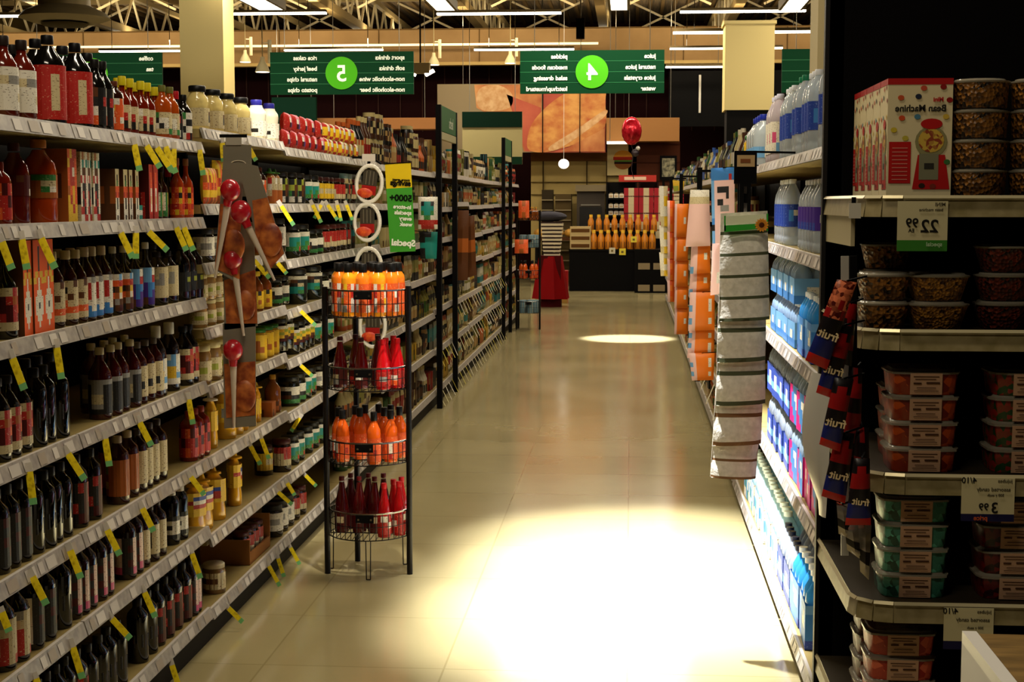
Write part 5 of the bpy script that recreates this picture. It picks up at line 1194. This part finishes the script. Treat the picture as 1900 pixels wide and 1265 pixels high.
for j in (0, 1):
    nm_ = ('lower', 'upper')[j]
    rowR(ZR[3], [4.5, 4.93], .08, pk_pk, 'drink_pack', f'pink bottle pack, {nm_} layer', w_, 'bottle pack', dz=j * .202)
    rowR(ZR[3], [4.715, 5.145, 5.36], .08, pk_pb, 'drink_pack', f'pink and blue bottle pack, {nm_} layer', w_, 'bottle pack', dz=j * .202)
    rowR(ZR[3], [5.62, 5.84, 6.06, 6.28], .08, pk_dark, 'drink_pack', f'dark blue and white bottle pack, {nm_} layer', w_, 'bottle pack', dz=j * .202)
w_ = 'right bottom shelf'
rowR(ZR[4], [5.0, 5.26], .1, pk_blue, 'drink_pack', 'blue bottle pack', w_, 'bottle pack', sc=1.2)
rowR(ZR[4], [5.52, 5.76], .1, pk_dark, 'drink_pack', 'dark blue bottle pack', w_, 'bottle pack', sc=1.1)
rowR(ZR[4], [6.0, 6.28, 6.56, 6.84, 7.12, 7.4], .09, pk_teal, 'drink_pack', 'pale teal bottle pack', w_, 'bottle pack', sc=1.25)
zR = [1.71, 1.45, 1.2, .95, .7, .4, .1]
for k in range(3, 14):
    rr = random.Random(500 + k); a0 = 4.36 + 1.22 * k
    for si, zz in enumerate(zR):
        if si not in (0, 5, 6) and k > 5 or (si in (5, 6) and k > 9): continue
        hm = .3 if si == 0 else zR[si - 1] - zz - .075
        far_row(k, a0, a0 + 1.22, zz, hm, 1, si, rr, ['bottle'] if si == 0 else ['bottle', 'can', 'jar', 'box'], ['black', 'green', 'olive', 'white', 'cream', 'brown', 'blue'] if si == 0 else cols_l, f'right {od(k)} bay', 1.15 if si == 0 else 1.6)
# rail tags low on the right side
for i in range(8):
    y = 8.3 + i * .75; mb = MB(); mb.quad([(0, -.03, 0), (0, .03, 0), (-.05, .05, -.13), (-.05, -.01, -.13)], M('#e0d8b8', .5)); mb.quad([(.001, -.03, 0), (.001, .03, 0), (-.049, .05, -.13), (-.049, -.01, -.13)][::-1], M('#d8c84a', .5))
    one('hanging_price_tag', mb, f'pale rail tag low on right shelving, {od(i)} from near end', 'price tag', 'pale tags low on the right shelving', (RX - .001, y, .372))

# ---- cloth packs strip at the right
WH = P_['w']
P_['1'] = noisy('waffle_cloth', '#c9c3b2', '#dcd6c6', 60, .85, bump=.3); P_['2'] = M('#4c5038', .7); P_['3'] = M('#3f8a2c', .7); P_['4'] = M('#7a5a3a', .7)
def cloth(i, label, quad, line, Y):
    P = [PY(x, y, Y) for x, y in quad]; c = P[0].copy(); t = thing('dish_cloth_pack', label, 'cloth pack', c, 0, 'cloth packs on the right clip strip')
    rows = []
    for q in range(line): rows += ['1', '1', '1', '1', '1', '1', '2' if i < 3 else '4']
    th = .035; mb = MB()
    def fn(u, v, o=0):
        p = (P[3] * (1 - u) + P[2] * u) * (1 - v) + (P[0] * (1 - u) + P[1] * u) * v
        return p - c + Vector((0, -th * (math.sin(math.pi * min(max(u, 0), 1)) ** .4) * (.6 + .4 * (1 - v)) + .004 * math.sin(v * 9 + i), 0))
    mb.grid(fn, [r_ * 8 for r_ in rows], P_)
    mb.quad([P[3] - c + Vector((0, .01, 0)), P[0] - c + Vector((0, .01, 0)), P[1] - c + Vector((0, .01, 0)), P[2] - c + Vector((0, .01, 0))], P_['1'])
    for (A, B) in ((P[0], P[3]), (P[2], P[1])): mb.quad([A - c, B - c, B - c + Vector((0, .01, 0)), A - c + Vector((0, .01, 0))], P_['1'])
    mb.quad([P[3] - c + Vector((0, .01, 0)), P[2] - c + Vector((0, .01, 0)), fn(.98, 0), fn(.5, 0), fn(.02, 0)], P_['1'])
    link('folded_cloth', mb.mesh('folded_cloth', True), t); return t, P, c
Yt = 5.05
quads = [[(1337, 396), (1424, 391), (1428, 592), (1334, 596)], [(1333, 560), (1422, 560), (1420, 668), (1330, 672)], [(1332, 640), (1420, 640), (1420, 748), (1328, 752)], [(1328, 720), (1416, 722), (1412, 822), (1322, 826)], [(1324, 790), (1410, 792), (1402, 887), (1318, 884)]]
lb = ['topmost cream cloth pack with sunflower label on right clip strip', 'second cream cloth pack down the right clip strip', 'third cream cloth pack down the right clip strip', 'fourth cream cloth pack down the right clip strip', 'lowest cream cloth pack on the right clip strip']
for i, q in enumerate(quads):
    t, P, c = cloth(i, lb[i], q, 5 if i == 0 else 2 if i < 4 else 3, Yt + .012 * i)
    if i == 0:
        o = Vector((0, -.045, 0)); lp = lambda x, y: PY(x, y, Yt) - c + o
        mb = MB(); mb.quad([lp(1342, 430), lp(1410, 424), lp(1410, 414), lp(1342, 418)], M('#2f9a2c', .5)); mb.quad([lp(1342, 428), lp(1345, 428), lp(1345, 400), lp(1342, 400)], M('#2f9a2c', .5)); mb.quad([lp(1420, 428), lp(1423, 428), lp(1423, 396), lp(1420, 396)], M('#2f9a2c', .5))
        mb.quad([lp(1346, 416), lp(1419, 411), lp(1419, 397), lp(1346, 401)], M('#d8dcb8', .5)); link('paper_label', mb.mesh('paper_label'), t)
        fl = MB(); cf = lp(1411, 417) + Vector((0, -.004, 0)); r_ = 13 * Yt / F
        for k in range(14):
            a0 = k * 2 * math.pi / 14; d0 = Vector((math.cos(a0), 0, math.sin(a0))); d1 = Vector((-math.sin(a0), 0, math.cos(a0)))
            fl.quad([cf + d0 * r_ * .3 - d1 * r_ * .1, cf + d0 * r_ * .7 - d1 * r_ * .2, cf + d0 * r_, cf + d0 * r_ * .7 + d1 * r_ * .2, cf + d0 * r_ * .3 + d1 * r_ * .1][::-1], M('#e0902a', .5))
        fl.ball(cf, r_ * .38, M('#4a2410', .6), 1, .2, 1); link('sunflower_print', fl.mesh('sunflower_print'), t)
# black bracket of that strip
c = PY(1385, 300, 5.15)
t = thing('strip_bracket', 'black bracket with cardboard tag above the cloth packs', 'bracket', c)
s_ = 5.15 / F; B = lambda x0, y0, x1, y1, m, d0=0, d1=.008: (( (x0 - 1385) * s_, d0, (300 - y1) * s_, (x1 - 1385) * s_, d1, (300 - y0) * s_, m))
link('bracket_plate', MB().box(*B(1363, 280, 1404, 340, BLK, 0, .01)).box(*B(1370, 340, 1394, 396, BLK, 0, .01)).bar(((1400 - 1385) * s_, .005, (300 - 282) * s_), (RX - c.x + .0, .005, .03), .005, BLK).box(*B(1372, 340, 1380, 830, BLK, -.03, -.02)).mesh('bracket_plate'), t)
link('tag_card', MB().box(*B(1368, 288, 1400, 309, M('#b89a6c', .6), -.004, 0)).box(*B(1374, 295, 1392, 302, M('#7a4a2a', .6), -.006, -.004)).mesh('tag_card'), t)
link('chrome_hook', MB().box(*B(1380, 345, 1386, 358, CHR, -.01, 0)).box(*B(1378, 375, 1387, 392, CHR, -.01, 0)).mesh('chrome_hook'), t)
# ---- the farther clip strips on the right
t, P, c = clip_pack('boxed_pack', 'tall blue and pink boxed pack left of the cloth packs', 6.6, [(1319, 312), (1363, 310), (1363, 448), (1322, 452)], ['ffffffff', 'ffffffrf', 'lIIIIIII', 'lIkkkkII', 'lIIIIkII', 'lIkkIIII', 'lIIsssII', 'lIIIIIII', 'fIIIIIII', 'kIIIIIII', 'lIIIIIII', 'lIIIIIII'], None, .012)
clip_pack('boxed_pack', 'salmon pink box under the blue-topped pack', 6.7, [(1322, 445), (1345, 440), (1338, 545), (1318, 548)], ['II', 'II', 'II', 'Iw', 'II'], None, .012)
clip_pack('glove_pack', 'pink and white pad pack, topmost of its strip', 8.5, [(1281, 352), (1316, 352), (1318, 456), (1272, 458)], ['www', 'ccc', 'III', 'III', 'III', 'III', 'III', 'III'], 'pink and orange packs on a clip strip', .06)
def opack(lb, Y, q, rows): clip_pack('glove_pack', lb, Y, q, rows, 'pink and orange packs on a clip strip', .05)
R3 = ['IINNNNNN', 'IINNNNwN', 'lINNNNwN', 'IINNNNNN', 'lINNNNwN', 'IINNNNNN']
opack('orange pack with white dots, second down its strip', 8.55, [(1283, 456), (1318, 456), (1318, 506), (1280, 508)], ['IINNNN', 'IINNwN', 'IINNNN', 'lINNNN'])
opack('orange pack with white dots, third down its strip', 8.6, [(1281, 504), (1318, 504), (1318, 545), (1278, 547)], ['IINNNN', 'IINNwN', 'IINNNN', 'lINNNN'])
opack('orange pack with white dots, fourth down its strip', 8.55, [(1280, 542), (1326, 542), (1326, 612), (1277, 614)], R3)
opack('orange pack with white dots, fifth down its strip', 8.6, [(1279, 608), (1326, 608), (1325, 662), (1275, 664)], R3[::-1])
opack('lowest orange and lilac pack of the near strip', 8.55, [(1278, 655), (1326, 655), (1324, 705), (1284, 706)], R3)
q0 = ['ow', 'oo', 'oo', 'rw', 'oo']
for i, (y0, y1) in enumerate(((378, 440), (438, 484), (482, 532), (530, 572), (570, 620))):
    clip_pack('orange_pack', f'orange pack on the second clip strip, {od(i)} from top', 12.3 + .03 * i, [(1252, y0), (1278, y0), (1276, y1), (1251, y1)], ['INNNNN', 'INNNNN', 'INNNwN', 'INNNNN', 'INNNNN'], 'orange packs on the second clip strip', .07)
for i, (y0, y1) in enumerate(((372, 430), (428, 480), (478, 520), (518, 560))):
    clip_pack('orange_pack', f'dull orange pack on the third clip strip, {od(i)} from top', 15 + .03 * i, [(1238, y0), (1252, y0), (1252, y1), (1239, y1)], ['IOO', 'INO', 'IOO', 'INO'], 'orange packs on the third clip strip', .07)
for i, (y0, y1) in enumerate(((345, 420), (418, 470), (468, 512))):
    clip_pack('white_pack', f'cream pack on the farthest clip strip, {od(i)} from top', 18 + .03 * i, [(1223, y0), (1239, y0), (1239, y1), (1226, y1)], ['wc', 'wy', 'ww', 'cy'], 'cream packs on the farthest clip strip', .08)
clip_pack('yellow_card', 'small yellow card above the dull orange strip', 13, [(1248, 334), (1270, 336), (1268, 352), (1250, 356)], ['yy', 'ey'], None, .01, 'card')
for i, (x_, Y_) in enumerate(((1264, 12.3), (1245, 15), (1231, 18), (1298, 8.5))):
    c = PY(x_, 350, Y_ + .16); one('clip_strip', MB().box(-.015, 0, -1.1 if i else -1.0, .015, .006, .12, BLK).bar((0, .0, .1), (RX - c.x, 0, .1), .01, BLK), f'black clip strip behind the hanging packs, {od(i)} one', 'clip strip', 'black clip strips on the right', c)

# ================================================================ black endcap
YE = 4.34; YFs = 3.65
t = thing('endcap_unit', 'tall black endcap shelving unit at the right', 'shelving unit', (RX, YE, 0))
EB = M('#030202', .9)
link('back_panel', MB().box(.0, -.02, 0, 1.3, .0, 2.5, EB).mesh('back_panel'), t)
link('side_upright', MB().box(-.012, -.02, 0, .04, .012, 2.5, M('#0c0b0a', .5)).mesh('side_upright'), t)
ER = noisy('endcap_rail', '#7c7048', '#948761', 25, .4)
def eshelf(i, zt, y0, xl, corner=.09, thick=.045):
    Wd = 1.25
    pts = [(0, 0), (0, -(YE - y0) + corner)] + [(corner - corner * math.cos(a_), -(YE - y0) + corner - corner * math.sin(a_)) for a_ in (math.pi / 6, math.pi / 3, math.pi / 2)] + [(Wd, -(YE - y0)), (Wd, 0)]
    pts = [(x_ + xl, y_ - .02) for x_, y_ in pts]
    mb = MB(); mb.quad([(x_, y_, zt) for x_, y_ in pts], M('#2c2416', .5)); mb.quad([(x_, y_, zt - .02) for x_, y_ in pts][::-1], DARK)
    sh = link('shelf', mb.mesh('shelf'), t); rl = MB()
    for (A, B_) in zip(pts[:-1], pts[1:]):
        d = (Vector(B_) - Vector(A)).normalized(); n_ = Vector((-d.y, d.x)) * -.008
        o0 = Vector(A); o1 = Vector(B_)
        if B_ == pts[-1]: break
        rl.quad([(o0.x + n_.x, o0.y + n_.y, zt - thick), (o1.x + n_.x, o1.y + n_.y, zt - thick), (o1.x, o1.y, zt + .004), (o0.x, o0.y, zt + .004)], ER)
        rl.quad([(o0.x, o0.y, zt - thick), (o1.x, o1.y, zt - thick), (o1.x, o1.y, zt + .004), (o0.x, o0.y, zt + .004)][::-1], ER)
        rl.quad([(o0.x + n_.x * 1.2, o0.y + n_.y * 1.2, zt - .001), (o1.x + n_.x * 1.2, o1.y + n_.y * 1.2, zt - .001), (o1.x + n_.x * .4, o1.y + n_.y * .4, zt + .006), (o0.x + n_.x * .4, o0.y + n_.y * .4, zt + .006)], M('#c0b48c', .3, .4))
    link('price_rail', rl.mesh('price_rail'), sh)
E1, E2, E3, E4, E5 = [PY(1700, y, YFs).z for y in (367, 614, 880, 1117, 1370)]
eshelf(0, E1, YFs, .0); eshelf(1, E2, YFs, .0); eshelf(2, E3, YFs, .02); eshelf(3, E4, YFs, .0); eshelf(4, E5, YFs, .0)
link('bracket', MB().box(0.0, -.5, E1 - .12, .01, -.02, E1 - .02, M('#a89c78', .4)).mesh('bracket'), t)
link('base', MB().box(0, -.6, 0, 1.2, -.02, .1, EB).mesh('base'), t)
# jelly bean machine boxes
JB = {'w': M('#d6c79c', .5), 'r': M('#a81a18', .45)}
def bean_box(i, y0):
    wd, h, dp = .152, .282, .105
    x0 = solveX(1641, 3.72, E1) ; z_ = E1 + .001
    t = thing('bean_machine_box', f'white and red bean machine box, {od(i)} from the front', 'box', (x0, y0, z_), 0, 'bean machine boxes on the endcap')
    link('carton', MB().box(0, 0, 0, wd, dp, h, JB['w']).mesh('carton'), t)
    link('red_top', MB().box(-.0006, -.0006, h - .014, wd + .0006, dp + .0006, h + .0006, JB['r']).mesh('red_top'), t)
    def face(side):
        mb = MB()
        if side == 'front': f = lambda u, v, o=.001: Vector((wd * u, -o, h * v)); sc = wd
        else: f = lambda u, v, o=.001: Vector((-o, dp * (1 - u), h * v)); sc = dp
        def rect(u0, v0, u1, v1, m, o=.001):
            mb.quad([f(u0, v0, o), f(u1, v0, o), f(u1, v1, o), f(u0, v1, o)], m)
        def elp(u, v, ru, rv, m, o=.0012, n=16): mb.quad([f(u + ru * math.cos(k * 2 * math.pi / n), v + rv * math.sin(k * 2 * math.pi / n), o) for k in range(n)], m)
        R_, G_, Gy = M('#b01c1a', .4), M('#8a8458', .4), M('#7a785c', .5)
        rect(.03, .12, .37, .47, R_)
        for k in range(9): rect(.08, .15 + k * .033, .32, .157 + k * .033, M('#d08070', .5), .0014)
        mb.quad([f(.4, .07), f(.98, .07), f(.9, .36), f(.48, .36)], R_); rect(.5, .15, .8, .37, Gy, .0014); rect(.58, .24, .73, .29, M('#2c2a22', .5), .0018)
        elp(.68, .47, .25, .13, G_); elp(.68, .48, .2, .1, noisy('jelly_beans_print', '#8a3a1c', '#c8a43c', 120, .5, vor=True), .0016)
        elp(.68, .62, .17, .045, R_, .0018)
        for (u, v, m) in ((.2, .84, '#c05028'), (.47, .85, '#22283a'), (.22, .67, '#c84a20'), (.46, .68, '#4a7a90'), (.85, .93, '#8a1410'), (.55, .92, '#c04a30'), (.1, .57, '#c8b030'), (.28, .5, '#b8a83a'), (.97, .82, '#8a1410'), (.93, .3, '#3a6a34'), (.9, .68, '#c8a83c'), (.55, .1, '#2a1c14'), (.72, .095, '#7a2a1c')): elp(min(u, .95), v, .05, .022, M(m, .5), .0014)
        return mb
    c_ = link('front_print', face('front').mesh('front_print'), t); link('side_print', face('side').mesh('side_print'), t)
    mb = text_mb('Bean Machine', .0215, M('#1c1a14', .5), True, .0006, 'LEFT', .0004); link('lettering', mb.mesh('lettering'), c_, (.137, -.002, .205)); mb = text_mb('Mini', .014, M('#b01c1a', .5), True, .0006, 'LEFT', .0004); link('lettering', mb.mesh('lettering'), c_, (.13, -.002, .228))
for i in range(5): bean_box(i, 3.7 + i * .11)
# clear tubs
NUT = noisy('nut_mix', '#160803', '#a06a28', 110, .4, vor=True, bump=.6, lo=.1, hi=.95); NUT2 = noisy('granola_mix', '#3a1e08', '#a87428', 140, .4, vor=True, bump=.6, lo=.1, hi=.95); REDN = noisy('red_snack_mix', '#180403', '#7a2c14', 120, .4, vor=True, bump=.6, lo=.1, hi=.95)
JR = noisy('red_jelly', '#6a0c06', '#b8480c', 50, .3, vor=True, lo=.1, hi=.9); GRN = noisy('green_candy', '#0c3a2a', '#58b094', 60, .35, vor=True, lo=.1, hi=.9); MIX = noisy('mixed_candy', '#123a12', '#8a2014', 70, .35, vor=True, lo=.3, hi=.7); DRK = noisy('dark_red_candy', '#240404', '#6c0c0c', 70, .35, vor=True, lo=.1, hi=.9); RDW = noisy('red_white_candy', '#9a120a', '#e06848', 50, .35, vor=True, lo=.1, hi=.9)
LID = M('#b8b09a', .15, 0, .55); LABP = M('#c09878', .6); LINK = M('#4a3020', .6)
def tub(fill, rb, rt, h, power=4, seg=20):
    mb = MB().lathe([(rb, 0), (rb + .002, .002), (rt, h * .86), (rt * .9, h * .88)], fill, seg, 1, 1, (0, 0, 0), power)
    lid = MB().lathe([(rt * 1.03, h * .84), (rt * 1.05, h * .87), (rt * 1.05, h * .91), (rt * .9, h * .93), (rt * .86, h * .985), (rt * .1, h)], LID, seg, 1, 1, (0, 0, 0), power)
    return [['tub_body', mb.mesh('tub_body', True)], ['clear_lid', lid.mesh('clear_lid', True)]]
tb_r = tub(NUT, .062, .068, .07, 2); tb_g = tub(NUT2, .05, .068, .068, 6); tb_d = tub(REDN, .048, .066, .068, 3); tb_g2 = tub(NUT, .045, .06, .068, 4)
def stack(pr, px, Y, zz, n, st, name, desc, cat='tub', rot=0):
    for i in range(n): put(pr, name, f'{desc}, {od(i)} from bottom', cat, desc + ' stack', (solveX(px, Y, zz), Y, zz + .001 + i * (st + .0006)), rot)
stack(tb_r, 1812, 3.74, E1, 4, .07, 'nut_tub', 'round clear nut tub right of bean boxes'); stack(tb_r, 1924, 3.74, E1, 4, .07, 'nut_tub', 'round clear nut tub at right picture edge')
stack(tb_r, 1806, 3.9, E1, 4, .07, 'nut_tub', 'round nut tub in the second row')
stack(tb_g2, 1636, 3.74, E2, 2, .068, 'snack_tub', 'brown snack tub nearest the clip bags', rot=.1); stack(tb_g, 1735, 3.73, E2, 2, .068, 'granola_tub', 'golden granola tub on endcap second shelf')
stack(tb_d, 1858, 3.75, E2, 3, .068, 'snack_tub', 'dark red snack tub on endcap second shelf'); stack(tb_d, 1955, 3.75, E2, 3, .068, 'snack_tub', 'dark red snack tub cut by picture edge')
stack(tb_g2, 1640, 3.92, E2, 3, .068, 'snack_tub', 'brown snack tub in the back row')
def tray(fill, w_=.165, d_=.15, h=.062):
    mb = MB().lathe([(.5, 0), (.51, .004), (.54, h * .8), (.54, h * .84)], fill, 24, w_ * .92, d_ * .92, (0, 0, 0), 6)
    lid = MB().lathe([(.555, h * .82), (.555, h * .9), (.5, h * .92), (.48, h)], LID, 24, w_ * .95, d_ * .95, (0, 0, 0), 6)
    lb = MB(); yy = -d_ * .515; x0, x1 = -.038, .038
    lb.quad([(x0, yy, .002), (x1, yy, .002), (x1, yy - .003, h * .86), (x0, yy - .003, h * .86)], LABP); lb.quad([(x0, yy - .003, h * .86), (x1, yy - .003, h * .86), (x1, yy * .55, h + .0004), (x0, yy * .55, h + .0004)], LABP)
    for k, (u0, u1) in enumerate(((.1, .9), (.15, .8), (.1, .35), (.5, .92), (.2, .8), (.12, .88))):
        v = (.72, .62, .44, .46, .28, .16)[k] * h; hh = .004 if k in (2, 3) else .0018
        lb.quad([(x0 + .076 * u0, yy - .0038, v), (x0 + .076 * u1, yy - .0038, v), (x0 + .076 * u1, yy - .004, v + hh), (x0 + .076 * u0, yy - .004, v + hh)], LINK)
    return [['tray_body', mb.mesh('tray_body', True)], ['clear_lid', lid.mesh('clear_lid', True)], ['paper_label', lb.mesh('paper_label')]]
tr = {k: tray(v) for k, v in (('j', JR), ('g', GRN), ('m', MIX), ('d', DRK), ('w', RDW))}
stack(tr['j'], 1703, 3.75, E3, 4, .062, 'candy_tray', 'red-orange candy tray on endcap third shelf'); stack(tr['m'], 1890, 3.75, E3, 4, .062, 'candy_tray', 'green and red candy tray on endcap third shelf')
stack(tr['j'], 1690, 3.95, E3, 3, .062, 'candy_tray', 'red-orange candy tray in third shelf back row')
stack(tr['g'], 1686, 3.76, E4, 4, .062, 'candy_tray', 'green candy tray on endcap fourth shelf'); stack(tr['d'], 1868, 3.76, E4, 4, .062, 'candy_tray', 'dark red candy tray on endcap fourth shelf')
stack(tr['w'], 1662, 3.78, E5, 4, .062, 'candy_tray', 'red and white candy tray below fourth shelf'); stack(tr['d'], 1640, 3.97, E5, 5, .062, 'candy_tray', 'dark candy tray at back below fourth shelf'); stack(tr['d'], 1850, 3.8, E5, 3, .062, 'candy_tray', 'dark red candy tray behind the low price card')
# price cards
def pcard(label, x0, x1, y0, y1, Y, foot, fhex, lines, big):
    a = PY(x0, y0, Y); b = PY(x1, y1, Y); W = b.x - a.x; H = a.z - b.z
    t = thing('price_card', label, 'price card', a, 0, 'price cards hanging on the endcap')
    link('card', MB().box(0, 0, -H * (1 - foot), W, .002, 0, M('#c9bf95', .35)).mesh('card'), t)
    link('card_foot', MB().box(0, 0, -H, W, .002, -H * (1 - foot), M(fhex, .35)).mesh('card_foot'), t)
    for tx, sz, u, v, col in lines: link('lettering', text_mb(tx, sz, M(col, .5), True, sz * .02, 'LEFT', .0004).mesh('lettering'), t, (W * u, -.0015, -H * v))
    return t
YP = YFs - .031
pcard('price card reading twenty two ninety nine under bean boxes', 1666, 1757, 373, 466, YP, .22, '#3a7a2c', [('MINI', .012, .95, .1, '#4a4430'), ('bean machine', .01, .9, .2, '#4a4430'), ('22', .042, .82, .62, '#14120c'), ('99', .03, .42, .52, '#14120c'), ('EA', .012, .34, .62, '#14120c'), ('special', .014, .9, .9, '#a8c49a')], '')
pcard('price card reading three ninety nine under third shelf', 1785, 1881, 886, 968, YP, .17, '#14123c', [('4/10', .02, .28, .12, '#14120c'), ('jujubes', .012, .95, .1, '#4a4430'), ('assorted candy', .013, .92, .3, '#4a4430'), ('300 g each', .009, .8, .42, '#4a4430'), ('3', .036, .7, .8, '#14120c'), ('99', .024, .52, .74, '#14120c'), ('price', .016, .5, .97, '#c85a2c')], '')
pcard('price card hanging under the endcap fourth shelf', 1752, 1842, 1127, 1206, YP, .2, '#14123c', [('4/10', .02, .28, .14, '#14120c'), ('jujubes', .012, .95, .12, '#4a4430'), ('assorted candy', .013, .92, .32, '#4a4430'), ('300 g each', .009, .8, .5, '#4a4430')], '')
one('shelf_clip', MB().box(0, 0, 0, .028, .004, .036, M('#c9c4b4', .3)).box(.006, .0, .036, .016, .004, .05, BLK), 'small white clip at left end of endcap top rail', 'clip', None, PY(1575, 405, YFs - .01))
# fruit snack bags on clip strips
FB = {'1': noisy('bag_window', '#4a1008', '#e07a50', 110, .25, vor=True, lo=.1, hi=.9), '2': M('#8a1010', .3), '3': M('#1a2264', .3), '4': M('#c01c14', .3), '5': M('#120c0e', .3), '6': M('#b8b0a0', .15, .6)}
P_.update({'A': FB['1'], 'B': FB['2'], 'C': FB['3'], 'D': FB['4'], 'E': FB['5'], 'F': FB['6']})
def fbag(label, quad, Y, rows, wr=True):
    t, P, c = clip_pack('fruit_snack_bag', label, Y, quad, rows, 'fruit snack bags beside the endcap', .03, 'bag')
    if wr:
        ax = (P[1] - P[0]); ang = math.atan2(-(P[0] - P[3]).x, (P[0] - P[3]).z); sc = (P[1] - P[0]).length
        mb = text_mb('fruit', sc * .62, M('#e8d0a0', .4), True, sc * .012, 'CENTER', .001)
        m_ = P[3] * .68 * .5 + P[2] * .68 * .5 + (P[0] + P[1]) * .16 - c
        link('lettering', mb.mesh('lettering'), t, m_ + Vector((0, -.0165, 0)), (0, -ang, 0))
RB_ = ['AAAA', 'AAAA', 'AABA', 'BAAB', 'EEEE', 'EEEE', 'CCCC', 'CCCC', 'DDDD']
RB2 = ['EEEE', 'EBBE', 'BBBB', 'BBBB', 'EEEE', 'EEEE', 'CCCC', 'CCCC', 'DDDD']
fbag('back fruit bag with bare red panel, upper one', [(1566, 560), (1590, 565), (1580, 680), (1553, 672)], 3.60, ['BBB', 'EBE', 'BBB', 'EEE'], False)
fbag('back fruit bag with bare red panel, middle one', [(1575, 680), (1600, 684), (1596, 850), (1562, 846)], 3.61, ['EBE', 'BBB', 'EEE', 'BBB', 'BBB', 'EEE'], False)
fbag('back fruit bag with bare red panel, lower one', [(1585, 790), (1612, 794), (1614, 905), (1584, 900)], 3.60, ['EBE', 'EEE', 'BBB', 'BBB'], False)
fbag('topmost fruit bag with bright contents beside the endcap', [(1553, 518), (1590, 524), (1534, 686), (1494, 668)], 3.55, RB_)
fbag('second fruit bag down beside the endcap', [(1550, 600), (1584, 606), (1552, 742), (1514, 728)], 3.57, RB2)
fbag('third fruit bag down beside the endcap', [(1548, 700), (1584, 704), (1558, 838), (1520, 824)], 3.55, RB2)
fbag('fourth fruit bag down beside the endcap', [(1552, 800), (1586, 804), (1568, 934), (1524, 920)], 3.57, RB2)
fbag('lowest fruit bag with straight red foot', [(1584, 850), (1614, 850), (1616, 974), (1568, 974)], 3.52, RB2)
for i, q in enumerate([[(1566, 972), (1592, 974), (1600, 1040), (1572, 1020)], [(1592, 974), (1617, 974), (1612, 1076), (1596, 1060)], [(1552, 930), (1572, 940), (1580, 1000), (1556, 990)]]):
    clip_pack('foil_bag', f'crumpled silver foil bag end below fruit bags, {od(i)} one', 3.58, q, ['F', 'F', 'E', 'F'], 'silver foil bags', .03, 'bag')
c = PY(1567, 475, 3.62)
one('clip_strip', MB().box(-.008, 0, -.72, .01, .005, .0, M('#a8a69c', .3)).box(.012, 0.002, -.6, .03, .006, .0, BLK), 'pale clip strip carrying the fruit snack bags', 'clip strip', None, c, (0, -.02, 0))
# curved clear sheet hanging off the shelf corner
mb = MB(); SHM = M('#c9c6bc', .25, 0, .2); pts = []
for j in range(11):
    v = j / 10; yl = 690 + 265 * v; xl = 1506 - 24 * math.sin(math.pi * min(1, v * 1.1)) + 14 * v; xr = 1546 - 10 * v * v - 4
    pts.append((PY(xl, yl, 4.2), PY((xl + xr) / 2, yl + 4, 4.12), PY(xr, yl + 6, 4.1)))
o0 = pts[0][0].copy()
for j in range(10):
    for q in (0, 1):
        mb.quad([pts[j + 1][q] - o0, pts[j + 1][q + 1] - o0, pts[j][q + 1] - o0, pts[j][q] - o0], SHM)
        mb.quad([p + Vector((0, .0015, 0)) for p in (pts[j][q] - o0, pts[j][q + 1] - o0, pts[j + 1][q + 1] - o0, pts[j + 1][q] - o0)], SHM)
one('curled_sheet', mb, 'curled pale plastic sheet hanging left of the fruit bags', 'plastic sheet', None, o0, None, True)
# display chest at lower right corner
xw, yw = 0, 2.8; p = PY(1785, 1172, yw)
t = thing('display_chest', 'white-sided chest with tan wooden top at lower right corner', 'chest', (p.x, yw, 0))
link('chest_body', MB().box(0, -1.2, 0, .9, 0, p.z - .02, M('#c8c4bc', .5)).mesh('chest_body'), t)
link('wooden_top', MB().box(.028, -1.2, p.z - .02, .9, -.01, p.z, noisy('tan_wood', '#6a5228', '#8a6c38', 6, .4, stretch=(1, 8, 1))).mesh('wooden_top'), t)
link('white_rim', MB().box(0, -1.2, p.z - .02, .026, 0, p.z + .002, M('#d8d4cc', .4)).mesh('white_rim'), t)
for b_ in BAD: print('BADLAB', b_)
